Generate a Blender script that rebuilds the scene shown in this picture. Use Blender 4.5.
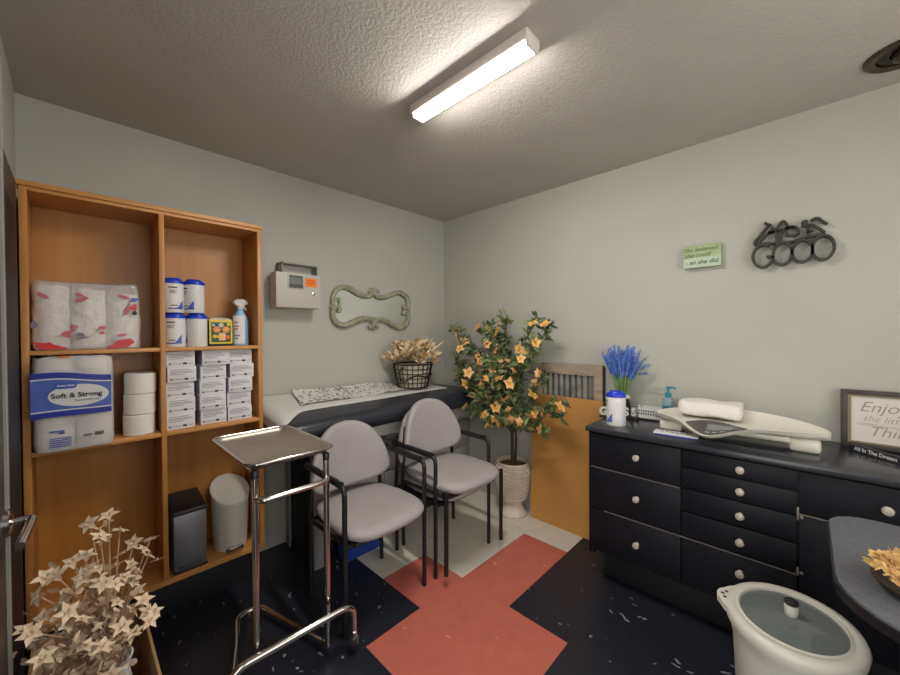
import bpy, bmesh, math, random
from math import pi, sin, cos, radians
from mathutils import Vector, Matrix, Quaternion
random.seed(7)
for o in list(bpy.data.objects): bpy.data.objects.remove(o)
scene = bpy.context.scene
COL = scene.collection

# ------------------------------------------------------------------ camera, world, exposure
cam_d = bpy.data.cameras.new('camera'); cam_o = bpy.data.objects.new('camera', cam_d); COL.objects.link(cam_o)
Fv = Vector((.71753683, .69642795, -.01135827)); Rv = Vector((.69641291, -.71761723, -.00587952)); Uv = Vector((.01224555, .00369127, .99991821))
cam_o.matrix_world = Matrix(((Rv.x, Uv.x, -Fv.x, -2.3836), (Rv.y, Uv.y, -Fv.y, -2.38908), (Rv.z, Uv.z, -Fv.z, 1.32959), (0, 0, 0, 1)))
cam_d.sensor_width = 36; cam_d.lens = 36 * 366.77 / 900; cam_d.clip_start = .02
scene.camera = cam_o
world = bpy.data.worlds.new('world'); scene.world = world; world.use_nodes = True
bg = world.node_tree.nodes['Background']; bg.inputs[0].default_value = (1, .97, .93, 1); bg.inputs[1].default_value = 2.4
scene.view_settings.view_transform = 'Standard'; scene.view_settings.look = 'None'
scene.view_settings.gamma = 1; scene.view_settings.use_curve_mapping = False
scene.view_settings.exposure = 0.50
LAMP = 112.0

# ------------------------------------------------------------------ materials
def s2l(c):
    return tuple(((v / 255) / 12.92 if v <= 10 else (((v / 255) + .055) / 1.055) ** 2.4) for v in c)
def mat(name, rgb, rough=.5, metal=0, var=0, vscale=8, bump=0, bscale=60, coat=0, stretch=(1, 1, 1), spec=.5, trans=0, emit=0, rgb2=None):
    m = bpy.data.materials.new(name); m.use_nodes = True
    nt = m.node_tree; n = nt.nodes; l = nt.links; b = n['Principled BSDF']
    c = s2l(rgb); b.inputs['Base Color'].default_value = (*c, 1)
    b.inputs['Roughness'].default_value = rough; b.inputs['Metallic'].default_value = metal
    b.inputs['Specular IOR Level'].default_value = spec
    if coat: b.inputs['Coat Weight'].default_value = coat; b.inputs['Coat Roughness'].default_value = .15
    if trans: b.inputs['Transmission Weight'].default_value = trans
    if emit: b.inputs['Emission Color'].default_value = (*c, 1); b.inputs['Emission Strength'].default_value = emit
    if var or bump or rgb2:
        tc = n.new('ShaderNodeTexCoord'); mp = n.new('ShaderNodeMapping'); mp.inputs['Scale'].default_value = stretch
        l.new(tc.outputs['Object'], mp.inputs[0])
    if var or rgb2:
        nz = n.new('ShaderNodeTexNoise'); nz.inputs['Scale'].default_value = vscale; nz.inputs['Detail'].default_value = 5
        l.new(mp.outputs[0], nz.inputs['Vector'])
        cr = n.new('ShaderNodeValToRGB'); l.new(nz.outputs[0], cr.inputs[0]); l.new(cr.outputs[0], b.inputs['Base Color'])
        cr.color_ramp.elements[0].position = .3; cr.color_ramp.elements[1].position = .7
        if rgb2: c1, c2 = c, s2l(rgb2)
        else: c1 = tuple(v * (1 - var) for v in c); c2 = tuple(min(1, v * (1 + var)) for v in c)
        cr.color_ramp.elements[0].color = (*c1, 1); cr.color_ramp.elements[1].color = (*c2, 1)
    if bump:
        n2 = n.new('ShaderNodeTexNoise'); n2.inputs['Scale'].default_value = bscale; n2.inputs['Detail'].default_value = 3
        l.new(mp.outputs[0], n2.inputs['Vector'])
        bp = n.new('ShaderNodeBump'); bp.inputs['Strength'].default_value = bump; bp.inputs['Distance'].default_value = .01
        l.new(n2.outputs[0], bp.inputs['Height']); l.new(bp.outputs[0], b.inputs['Normal'])
    return m
def film(name, rgb, fac, rough=.12, bump=.5, bscale=25):
    m = mat(name, rgb, rough, bump=bump, bscale=bscale, spec=.8)
    nt = m.node_tree; n = nt.nodes; l = nt.links
    t = n.new('ShaderNodeBsdfTransparent'); mx = n.new('ShaderNodeMixShader'); mx.inputs[0].default_value = fac
    l.new(t.outputs[0], mx.inputs[1]); l.new(n['Principled BSDF'].outputs[0], mx.inputs[2])
    l.new(mx.outputs[0], n['Material Output'].inputs[0])
    return m
def speckled(name, rgb, speck, scale, thr, rough, spec=.5, var=.15):
    m = mat(name, rgb, rough, var=var, vscale=14, spec=spec)
    nt = m.node_tree; n = nt.nodes; l = nt.links; b = n['Principled BSDF']
    src = b.inputs['Base Color'].links[0].from_socket
    tc = n.new('ShaderNodeTexCoord'); nz0 = n.new('ShaderNodeTexNoise'); nz0.inputs['Scale'].default_value = 9
    l.new(tc.outputs['Object'], nz0.inputs['Vector'])
    av = n.new('ShaderNodeVectorMath'); av.operation = 'MULTIPLY_ADD'; av.inputs[1].default_value = (.12, .12, 0)
    l.new(nz0.outputs['Color'], av.inputs[0]); l.new(tc.outputs['Object'], av.inputs[2])
    mp = n.new('ShaderNodeMapping'); mp.inputs['Scale'].default_value = (1, .45, 1); mp.inputs['Rotation'].default_value = (0, 0, .5)
    l.new(av.outputs[0], mp.inputs[0])
    vo = n.new('ShaderNodeTexVoronoi'); vo.inputs['Scale'].default_value = scale; l.new(mp.outputs[0], vo.inputs['Vector'])
    lt = n.new('ShaderNodeMath'); lt.operation = 'LESS_THAN'; lt.inputs[1].default_value = thr; l.new(vo.outputs['Distance'], lt.inputs[0])
    cv = n.new('ShaderNodeSeparateColor'); l.new(vo.outputs['Color'], cv.inputs[0])
    g = n.new('ShaderNodeMath'); g.operation = 'GREATER_THAN'; g.inputs[1].default_value = .62; l.new(cv.outputs[0], g.inputs[0])
    ml = n.new('ShaderNodeMath'); ml.operation = 'MULTIPLY'; l.new(lt.outputs[0], ml.inputs[0]); l.new(g.outputs[0], ml.inputs[1])
    mx = n.new('ShaderNodeMix'); mx.data_type = 'RGBA'; l.new(ml.outputs[0], mx.inputs[0]); l.new(src, mx.inputs[6]); mx.inputs[7].default_value = (*s2l(speck), 1)
    l.new(mx.outputs[2], b.inputs['Base Color'])
    return m
M = {}
M['wall'] = mat('wall_paint', (178, 177, 167), .75, bump=.12, bscale=90, var=.03, vscale=2)
M['ceiling'] = mat('ceiling_texture', (182, 177, 169), .9, bump=.3, bscale=95, var=.04, vscale=3)
M['navy'] = speckled('navy_vinyl_tile', (34, 36, 46), (140, 142, 148), 34, .15, .36)
M['red'] = speckled('red_vinyl_tile', (192, 104, 88), (216, 138, 118), 18, .10, .42, var=.08)
M['white'] = speckled('cream_vinyl_tile', (214, 208, 193), (180, 172, 152), 14, .10, .38, var=.05)
M['oak'] = mat('orange_oak', (178, 118, 56), .42, vscale=5, stretch=(9, 9, .7), rgb2=(200, 140, 76))
M['oak_h'] = mat('orange_oak_rail', (194, 134, 70), .42, vscale=5, stretch=(.7, 9, 9), rgb2=(210, 152, 90))
M['oak_back'] = mat('oak_back_panel', (168, 110, 46), .38, vscale=3, stretch=(6, 6, .5), rgb2=(188, 130, 62))
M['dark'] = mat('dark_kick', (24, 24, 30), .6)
M['black'] = mat('black_plastic', (26, 26, 29), .4)
M['blackmetal'] = mat('black_metal_tube', (34, 34, 37), .35, metal=.3)
M['blackwood'] = mat('black_painted_wood', (22, 22, 29), .5, spec=.22, var=.2, vscale=12, bump=.05, bscale=40)
M['blacktop'] = mat('black_counter', (50, 51, 57), .22, var=.18, vscale=9)
M['fabric'] = mat('grey_vinyl_fabric', (160, 153, 152), .62, var=.04, vscale=6, bump=.06, bscale=250)
M['vinyl'] = mat('charcoal_vinyl', (44, 46, 54), .33, bump=.1, bscale=30, var=.1)
M['sheet'] = mat('white_paper_sheet', (205, 203, 199), .7, bump=.35, bscale=9)
M['steelgrey'] = mat('grey_painted_steel', (146, 145, 142), .45, var=.04)
M['lightgrey'] = mat('light_grey_steel', (178, 176, 172), .4)
M['greywall'] = mat('lockbox_paint', (184, 180, 172), .45)
M['darkgrey'] = mat('dark_grey', (74, 73, 72), .5)
M['chrome'] = mat('chrome', (215, 212, 208), .14, metal=1)
M['steel'] = mat('brushed_steel', (180, 172, 158), .42, metal=.85, var=.08, vscale=4)
M['binsteel'] = mat('bin_steel', (150, 150, 156), .38, metal=.8, var=.06, stretch=(1, 1, .1))
M['cream'] = mat('cream_plastic', (205, 202, 192), .4)
M['whiteplastic'] = mat('white_plastic', (218, 217, 214), .42)
M['paper'] = mat('tissue_paper', (234, 228, 220), .85, bump=.12, bscale=120)
M['boxwhite'] = mat('box_card', (220, 218, 219), .6, var=.02)
M['ink'] = mat('grey_ink', (120, 112, 132), .6)
M['purple'] = mat('purple_ink', (96, 80, 140), .6)
M['lilac'] = mat('pale_lilac_print', (160, 154, 178), .6)
M['inkdark'] = mat('dark_ink', (42, 40, 46), .6)
M['blue'] = mat('blue_lid', (24, 58, 190), .35)
M['navyblue'] = mat('navy_print', (30, 42, 150), .45)
M['midblue'] = mat('mid_blue_print', (72, 98, 178), .45, var=.15, vscale=14)
M['paleblue'] = mat('pale_blue_print', (130, 180, 214), .45)
M['redprint'] = mat('red_print', (206, 28, 32), .35)
M['pinkprint'] = mat('pink_print', (190, 92, 100), .4)
M['orange'] = mat('orange_sticker', (240, 130, 20), .5)
M['mirrorframe'] = mat('sage_frame', (120, 122, 98), .5, vscale=30, rgb2=(166, 166, 140))
M['mirror'] = mat('mirror_glass', (232, 235, 232), .03, metal=1)
M['board'] = mat('orange_board', (190, 138, 72), .6, var=.07, vscale=5, bump=.05, bscale=150)
M['weathered'] = mat('weathered_wood', (128, 114, 96), .8, vscale=8, stretch=(5, 1, 5), rgb2=(168, 152, 130), bump=.15)
M['corrug'] = mat('corrugated_metal', (96, 96, 92), .45, metal=.5, vscale=7, rgb2=(150, 148, 140))
M['woven'] = mat('woven_planter', (214, 202, 184), .8, var=.1, vscale=20)
M['woven2'] = mat('woven_brown_cord', (140, 116, 88), .85)
M['leaf'] = mat('leaf_green', (56, 78, 46), .55, vscale=9, rgb2=(104, 124, 72))
M['leaf2'] = mat('leaf_olive', (104, 116, 66), .55, vscale=9, rgb2=(130, 140, 84))
M['petal'] = mat('orange_petal', (232, 166, 96), .6, vscale=14, rgb2=(240, 204, 150))
M['bark'] = mat('bark', (74, 58, 42), .85, var=.2)
M['soil'] = mat('brown_moss', (110, 72, 38), .9, var=.25, vscale=30)
M['dried'] = mat('dried_cream', (222, 196, 150), .8, vscale=18, rgb2=(242, 226, 190))
M['dried2'] = mat('dried_tan', (172, 132, 84), .8, var=.15)
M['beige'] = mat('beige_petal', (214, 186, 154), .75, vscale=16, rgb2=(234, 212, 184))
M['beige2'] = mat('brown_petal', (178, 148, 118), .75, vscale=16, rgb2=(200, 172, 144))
M['wire'] = mat('dark_wire', (48, 44, 42), .5, metal=.4)
M['liner'] = mat('cream_liner', (200, 190, 172), .8, var=.08)
M['lav'] = mat('lavender_blue', (60, 98, 180), .7, vscale=40, rgb2=(104, 142, 214))
M['stem'] = mat('stem_green', (110, 144, 84), .7, vscale=20, rgb2=(160, 184, 124))
M['teal'] = mat('teal_pump', (32, 128, 150), .35)
M['gel'] = film('clear_gel', (150, 190, 205), .45, bump=0.01)
M['wrap'] = film('clear_wrap', (236, 232, 230), .4, bump=1.0, bscale=26)
M['badge'] = mat('badge_blue', (44, 84, 176), .4)
M['wrap2'] = film('milky_wrap', (226, 222, 220), .5, rough=.3, bump=.25, bscale=10)
M['lidglass'] = film('grey_lid_glass', (112, 122, 124), .62, rough=.06, bump=.05, bscale=5)
M['knob'] = mat('pale_knob', (186, 176, 164), .15, coat=.6)
M['brass'] = mat('worn_edge', (140, 132, 122), .4, metal=.4)
M['green'] = mat('green_wood', (148, 168, 118), .6, vscale=4, stretch=(1, 1, 6), rgb2=(170, 184, 142))
M['palegreen'] = mat('pale_green_wood', (178, 196, 168), .6)
M['darkiron'] = mat('dark_iron', (58, 54, 50), .42, metal=.5, var=.2, vscale=30)
M['signwhite'] = mat('sign_white', (206, 200, 192), .6)
M['signframe'] = mat('sign_frame', (58, 50, 46), .5, var=.2, vscale=20)
M['olive'] = mat('gold_frame', (122, 112, 80), .5)
M['signink'] = mat('brown_ink', (146, 132, 118), .6)
M['greenink'] = mat('olive_ink', (92, 104, 62), .6)
M['deskgrey'] = mat('grey_desk_top', (92, 93, 97), .85, var=.12, vscale=90, spec=.2)
M['gold'] = mat('gold_dried', (206, 164, 96), .7, vscale=22, rgb2=(226, 190, 130))
M['cardboard'] = mat('cardboard', (164, 128, 88), .8, var=.05, vscale=6)
M['bluebin'] = mat('blue_bin', (32, 66, 150), .45)
M['doorbrown'] = mat('dark_door', (62, 52, 50), .5, var=.1)
M['doorgrey'] = mat('door_edge_grey', (150, 150, 144), .5)
M['lampwhite'] = mat('lamp_housing', (225, 215, 208), .5)
M['towel'] = mat('white_towel', (226, 222, 214), .95, bump=.5, bscale=140)
M['scale'] = mat('scale_plastic', (222, 219, 204), .35)
M['lcd'] = mat('lcd_grey', (120, 124, 122), .2)
M['yellow'] = mat('yellow_print', (226, 196, 40), .5)
M['darkgreen'] = mat('green_print', (46, 84, 50), .5)
M['salmon'] = mat('salmon_print', (230, 140, 84), .5)
M['bronze'] = mat('bronze_trim', (84, 74, 62), .35, metal=.7)
M['darkbronze'] = mat('dark_reflector', (40, 34, 26), .25, metal=.8)
m = bpy.data.materials.new('lamp_diffuser'); m.use_nodes = True; M['lamp'] = m
b_ = m.node_tree.nodes['Principled BSDF']; b_.inputs['Base Color'].default_value = (.9, .9, .9, 1)
b_.inputs['Emission Color'].default_value = (1, .955, .90, 1); b_.inputs['Emission Strength'].default_value = LAMP
# printed floral paper
def printed():
    m = mat('printed_paper', (214, 210, 204), .65)
    nt = m.node_tree; n = nt.nodes; l = nt.links; b = n['Principled BSDF']
    tc = n.new('ShaderNodeTexCoord')
    vo = n.new('ShaderNodeTexVoronoi'); vo.inputs['Scale'].default_value = 38; l.new(tc.outputs['Object'], vo.inputs['Vector'])
    nz = n.new('ShaderNodeTexNoise'); nz.inputs['Scale'].default_value = 5; l.new(tc.outputs['Object'], nz.inputs['Vector'])
    ad = n.new('ShaderNodeMath'); ad.operation = 'MULTIPLY'; l.new(vo.outputs['Distance'], ad.inputs[0]); l.new(nz.outputs[0], ad.inputs[1])
    lt = n.new('ShaderNodeMath'); lt.operation = 'LESS_THAN'; lt.inputs[1].default_value = .19; l.new(ad.outputs[0], lt.inputs[0])
    mx = n.new('ShaderNodeMix'); mx.data_type = 'RGBA'; l.new(lt.outputs[0], mx.inputs[0])
    mx.inputs[6].default_value = (*s2l((216, 213, 208)), 1)
    hs = n.new('ShaderNodeHueSaturation'); hs.inputs['Saturation'].default_value = .3; hs.inputs['Value'].default_value = .3; l.new(vo.outputs['Color'], hs.inputs['Color'])
    l.new(hs.outputs[0], mx.inputs[7]); l.new(mx.outputs[2], b.inputs['Base Color'])
    return m
M['printed'] = printed()

# ------------------------------------------------------------------ mesh helpers
class MB:
    def __init__(s): s.bm = bmesh.new(); s.mats = []
    def mi(s, m):
        if m is None: return 0
        if isinstance(m, str): m = M[m]
        if m not in s.mats: s.mats.append(m)
        return s.mats.index(m)
    def box(s, c0, c1, m=None, bev=0, seg=2, mtx=None):
        n0 = len(s.bm.verts)
        t = bmesh.new()
        xs = sorted((c0[0], c1[0])); ys = sorted((c0[1], c1[1])); zs = sorted((c0[2], c1[2]))
        bmesh.ops.create_cube(t, size=1)
        for v in t.verts:
            v.co = Vector(((xs[0] + xs[1]) / 2 + v.co.x * (xs[1] - xs[0]), (ys[0] + ys[1]) / 2 + v.co.y * (ys[1] - ys[0]), (zs[0] + zs[1]) / 2 + v.co.z * (zs[1] - zs[0])))
        if bev: bmesh.ops.bevel(t, geom=list(t.edges), offset=bev, segments=seg, profile=.5, affect='EDGES')
        s.join(t, m, mtx); return s
    def join(s, t, m=None, mtx=None):
        i = s.mi(m); vm = {}
        for v in t.verts: vm[v] = s.bm.verts.new(mtx @ v.co if mtx else v.co)
        for f in t.faces:
            try:
                nf = s.bm.faces.new([vm[v] for v in f.verts]); nf.material_index = i; nf.smooth = True
            except ValueError: pass
        t.free()
    def face(s, pts, m=None):
        f = s.bm.faces.new([s.bm.verts.new(Vector(p)) for p in pts]); f.material_index = s.mi(m); f.smooth = True; return f
    def loft(s, rings, m=None, closed=True, caps=True):
        i = s.mi(m); R = [[s.bm.verts.new(Vector(p)) for p in r] for r in rings]
        for a, b in zip(R, R[1:]):
            n = len(a)
            for k in range(n if closed else n - 1):
                f = s.bm.faces.new((a[k], a[(k + 1) % n], b[(k + 1) % n], b[k])); f.material_index = i; f.smooth = True
        if caps and closed:
            for r in (R[0], R[-1]):
                f = s.bm.faces.new(r); f.material_index = i; f.smooth = True
        return s
    def lathe(s, prof, c=(0, 0, 0), m=None, n=32, sx=1, sy=1, caps=True):
        rings = [[(c[0] + r * cos(2 * pi * k / n) * sx, c[1] + r * sin(2 * pi * k / n) * sy, c[2] + z) for k in range(n)] for r, z in prof]
        return s.loft(rings, m, True, caps)
    def tube(s, pts, r, m=None, fillet=0, n=10, closed=False, flat=None, caps=True):
        P = [Vector(p) for p in pts]
        if fillet and not closed:
            Q = [P[0]]
            for a, b, c in zip(P, P[1:], P[2:]):
                d1 = (a - b); d2 = (c - b); k = min(fillet, d1.length * .49, d2.length * .49)
                p1 = b + d1.normalized() * k; p2 = b + d2.normalized() * k
                for j in range(6):
                    t = j / 5; Q.append(p1 * (1 - t) ** 2 + b * 2 * t * (1 - t) + p2 * t * t)
            Q.append(P[-1]); P = Q
        N = len(P); rr = r if isinstance(r, (list, tuple)) else [r] * N
        if len(rr) != N: rr = [rr[0] + (rr[-1] - rr[0]) * k / (N - 1) for k in range(N)]
        T = []
        for k in range(N):
            if closed: d = P[(k + 1) % N] - P[k - 1]
            else: d = P[min(k + 1, N - 1)] - P[max(k - 1, 0)]
            T.append(d.normalized() if d.length else Vector((0, 0, 1)))
        up = Vector(flat[0]) if flat else (Vector((0, 0, 1)) if abs(T[0].z) < .9 else Vector((1, 0, 0)))
        u = (up - T[0] * up.dot(T[0])).normalized(); rings = []
        for k in range(N):
            u = (up - T[k] * up.dot(T[k])).normalized() if flat else (u - T[k] * u.dot(T[k])).normalized()
            w = T[k].cross(u)
            if flat:
                a, b = flat[1] / 2, rr[k]
                rings.append([P[k] + u * a * e + w * b * g for e, g in ((1, 1), (-1, 1), (-1, -1), (1, -1))])
            else: rings.append([P[k] + u * rr[k] * cos(2 * pi * j / n) + w * rr[k] * sin(2 * pi * j / n) for j in range(n)])
        if closed: rings.append(rings[0]); s.loft(rings, m, True, False)
        else: s.loft(rings, m, True, caps)
        return s
    def ball(s, c, r, m=None, sc=(1, 1, 1), n=12, mtx=None):
        t = bmesh.new(); bmesh.ops.create_uvsphere(t, u_segments=n, v_segments=max(6, n // 2), radius=r)
        for v in t.verts: v.co = Vector((c[0] + v.co.x * sc[0], c[1] + v.co.y * sc[1], c[2] + v.co.z * sc[2]))
        s.join(t, m, mtx); return s
    def grid(s, fn, nu, nv, m=None, thick=0):
        i = s.mi(m); V = [[s.bm.verts.new(Vector(fn(u / nu, v / nv))) for v in range(nv + 1)] for u in range(nu + 1)]
        for a in range(nu):
            for b in range(nv):
                f = s.bm.faces.new((V[a][b], V[a + 1][b], V[a + 1][b + 1], V[a][b + 1])); f.material_index = i; f.smooth = True
        return s
    def poly(s, pts, h, m=None):   # extruded polygon: pts is a planar 3D loop, h an offset vector
        h = Vector(h); return s.loft([[Vector(p) for p in pts], [Vector(p) + h for p in pts]], m)
    def build(s, name, m=None, parent=None, loc=None, sharp=40, **tags):
        if m is not None and not s.mats: s.mi(m)
        bmesh.ops.recalc_face_normals(s.bm, faces=list(s.bm.faces))
        me = bpy.data.meshes.new(name); 
        for e in s.bm.edges:
            if len(e.link_faces) == 2 and e.calc_face_angle(0) > radians(sharp): e.smooth = False
        s.bm.to_mesh(me); s.bm.free()
        for x in (s.mats or [M['wall']]): me.materials.append(x)
        o = bpy.data.objects.new(name, me); COL.objects.link(o)
        if parent: o.parent = parent
        if loc: o.location = loc
        for k, v in tags.items(): o[k] = v
        return o
def tag(o, label, cat, group=None):
    o['label'] = label; o['category'] = cat
    if group: o['group'] = group
    return o
def thing(name, label, cat, loc=(0, 0, 0), rz=0, group=None):
    o = bpy.data.objects.new(name, None); COL.objects.link(o); o.location = loc; o.rotation_euler = (0, 0, rz); o.empty_display_size = .05
    return tag(o, label, cat, group)
def dup(root, loc, rz=None, label=None):
    r = root.copy(); COL.objects.link(r); r.location = loc
    if rz is not None: r.rotation_euler = (0, 0, rz)
    if label: r['label'] = label
    for ch in list(root.children):
        c = ch.copy(); COL.objects.link(c); c.parent = r
        for g in list(ch.children):
            d = g.copy(); COL.objects.link(d); d.parent = c
    return r
def struct(o): o['kind'] = 'structure'; return o
def text_mesh(name, body, size, mtx, m, parent=None, ext=.0006, shear=0, bold=0, align='CENTER', sx=1):
    cu = bpy.data.curves.new(name, 'FONT'); cu.body = body; cu.size = size; cu.extrude = ext; cu.shear = shear; cu.offset = bold
    cu.align_x = align; cu.align_y = 'CENTER'; cu.space_line = .9; cu.resolution_u = 3
    t = bpy.data.objects.new('tmp', cu); COL.objects.link(t)
    me = bpy.data.meshes.new_from_object(t); bpy.data.objects.remove(t); bpy.data.curves.remove(cu)
    me.name = name; me.transform(mtx @ Matrix.Diagonal((sx, 1, 1, 1))); me.materials.clear(); me.materials.append(M[m])
    o = bpy.data.objects.new(name, me); COL.objects.link(o)
    if parent: o.parent = parent
    return o
def face_back(x, y, z):      # lettering on something that faces -y
    return Matrix(((1, 0, 0, x), (0, 0, -1, y), (0, 1, 0, z), (0, 0, 0, 1)))
def face_right(x, y, z):     # lettering on something that faces -x
    return Matrix(((0, 0, -1, x), (-1, 0, 0, y), (0, 1, 0, z), (0, 0, 0, 1)))

# ------------------------------------------------------------------ the setting
H = 2.351; XL = -2.54; YN = -3.3; T = .3048; TX = -.3112; TY = -1.0522
def tile_mat(i, j):
    if i in (-4, -3) and j in (-2, -1): return 'red'
    if i in (-2, -1) and j == -1: return 'red'
    if i == -3 and j == 0: return 'red'
    if i >= -3 and j >= 1: return 'white'
    if i >= -2 and j >= 0: return 'white'
    if i >= 0 and j >= -1: return 'white'
    return 'navy'
f = MB(); f.mi('navy'); f.mi('red'); f.mi('white')
xs = sorted({XL - 1.4, 0.06} | {TX + k * T for k in range(-12, 2) if XL - 1.4 < TX + k * T < 0.06}); ys = sorted({YN, 0.06} | {TY + k * T for k in range(-9, 5) if YN < TY + k * T < 0.06})
for a, b in zip(xs, xs[1:]):
    for c, d in zip(ys, ys[1:]):
        i = math.floor(((a + b) / 2 - TX) / T); j = math.floor(((c + d) / 2 - TY) / T)
        f.face([(a, c, 0), (b, c, 0), (b, d, 0), (a, d, 0)], tile_mat(i, j))
struct(f.build('floor'))
struct(MB().box((XL - .1, YN - .1, H), (.1, .1, H + .08), 'ceiling').build('ceiling'))
struct(MB().box((XL - .1, 0, 0), (.1, .1, H), 'wall').build('wall_left'))
struct(MB().box((0, YN - .1, 0), (.1, 0, H), 'wall').build('wall_right'))
w = MB(); WX0, WX1, WZ0, WZ1 = -2.35, -.45, .9, 2.15
w.box((XL - .1, YN - .1, 0), (WX0, YN, H), 'wall'); w.box((WX1, YN - .1, 0), (0, YN, H), 'wall'); w.box((WX0, YN - .1, 0), (WX1, YN, WZ0), 'wall'); w.box((WX0, YN - .1, WZ1), (WX1, YN, H), 'wall')
struct(w.build('wall_near'))
wi = struct(MB().box((WX0, YN - .06, WZ0), (WX0 + .05, YN - .02, WZ1), 'lampwhite').box((WX1 - .05, YN - .06, WZ0), (WX1, YN - .02, WZ1), 'lampwhite').box((WX0 + .05, YN - .06, WZ0), (WX1 - .05, YN - .02, WZ0 + .05), 'lampwhite').box((WX0 + .05, YN - .06, WZ1 - .05), (WX1 - .05, YN - .02, WZ1), 'lampwhite').box((-1.52, YN - .055, WZ0 + .05), (-1.48, YN - .025, WZ1 - .05), 'lampwhite').build('fill_window_1'))  # unseen window and opening, added so daylight fills the left wall and bookcase
w = MB(); DY0, DY1, DZ = -2.86, -1.94, 2.03
w.box((XL - .1, YN, 0), (XL, DY0, H), 'wall'); w.box((XL - .1, DY1, 0), (XL, 0, H), 'wall'); w.box((XL - .1, DY0, DZ), (XL, DY1, H), 'wall')
struct(w.build('wall_entry'))
d = struct(MB().box((-2.537, -1.93, .01), (-2.499, -1.005, 2.0), 'doorbrown', bev=.003).build('door_1'))
MB().box((-2.5, -1.035, .01), (-2.494, -1.0, 2.0), 'doorgrey').build('edge_strip', parent=d)
h = MB(); h.lathe([(.0, 0), (.032, 0), (.032, .008), (.02, .014), (0, .014)], (0, 0, 0), 'chrome', 20)
h.tube([(0, 0, .01), (0, 0, .045), (-.006, -.15, .033)], .009, 'chrome', fillet=.018)
ho = h.build('door_handle', parent=d); ho.matrix_local = Matrix(((0, 0, 1, -2.499), (0, 1, 0, -1.055), (1, 0, 0, .893), (0, 0, 0, 1)))
d2 = struct(MB().box((-2.538, -.98, .01), (-2.522, -.29, 1.90), 'doorbrown', bev=.003).build('door_2'))
MB().box((-2.524, -.9, .2), (-2.519, -.37, 1.78), 'dark', bev=.002).build('door_panel', parent=d2)

# ceiling lamp
lt = thing('ceiling_light', 'lit white strip light fixture on the ceiling', 'ceiling light', (-1.2775, -1.418, H))
MB().box((-.0425, -.302, -.04), (.0425, .302, 0), 'lampwhite', bev=.004).build('housing', parent=lt)
p = [(-.031, -.038), (-.031, -.046), (-.024, -.054), (.024, -.054), (.031, -.046), (.031, -.038)]
MB().loft([[(x, y, z) for x, z in p] for y in (-.29, .29)], 'lamp').build('diffuser', parent=lt, label='glowing white lens')
for sg in (-1, 1): MB().box((-.033, sg * .29, -.054), (.033, sg * .3, -.026), 'lampwhite', bev=.002).build('end_cap', parent=lt)
dl = thing('ceiling_fixture', 'round dark bronze recessed fixture on the ceiling, unlit', 'light', (-.247, -2.648, H))
MB().lathe([(.105, 0), (.105, -.008), (.095, -.014), (.074, -.008), (.074, 0)], m='bronze', n=40, caps=False).build('trim_ring', parent=dl)
MB().lathe([(.074, -.002), (.06, -.004), (.04, -.002), (.001, -.002)], m='darkbronze', n=40).build('reflector', parent=dl)
MB().lathe([(.035, -.002), (.034, -.02), (.02, -.03), (.001, -.03)], m='bronze', n=24).build('bulb', parent=dl)

# ------------------------------------------------------------------ bookcase
BX0, BX1, BY, BD = -2.5184, -1.6637, -.2686, -.012
bc = thing('bookcase', 'tall orange oak open bookcase with two bays against the wall', 'bookcase', ((BX0 + BX1) / 2, -.14, 0))
def bpart(name, m, boxes, bev=.0015, **k):
    q = MB()
    for a, b in boxes: q.box(a, b, m, bev=bev)
    o = q.build(name, parent=bc, **k); o.location = -bc.location; return o
bpart('side_panel', 'oak', [((BX0, BY, .168), (BX0 + .021, BD, 1.897))]); bpart('side_panel', 'oak', [((BX1 - .021, BY, .168), (BX1, BD, 1.897))])
bpart('divider', 'oak', [((-2.103, BY, .19), (-2.083, BD - .006, 1.885))])
bpart('top_panel', 'oak_h', [((BX0 - .006, BY - .008, 1.897), (BX1 + .004, BD, 1.917)), ((BX0 + .021, BY, 1.882), (BX1 - .021, BD - .006, 1.897))])
bpart('back_panel', 'oak_back', [((BX0 + .02, BD - .006, .17), (BX1 - .02, BD, 1.897))], 0)
bpart('bottom_shelf', 'oak_h', [((BX0 + .021, BY, .168), (BX1 - .021, BD - .006, .194))])
for z0, z1 in ((1.254, 1.271), (.861, .881)):
    bpart('shelf', 'oak_h', [((BX0 + .021, BY + .003, z0), (-2.103, BD - .006, z1))]); bpart('shelf', 'oak_h', [((-2.083, BY + .003, z0), (BX1 - .021, BD - .006, z1))])
bpart('toe_kick', 'dark', [((BX0 + .01, BY + .05, 0), (BX1 - .01, BY + .07, .168)), ((BX0 + .01, BY + .07, 0), (BX0 + .03, BD, .168)), ((BX1 - .03, BY + .07, 0), (BX1 - .01, BD, .168))], label='dark recessed base board')

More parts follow.
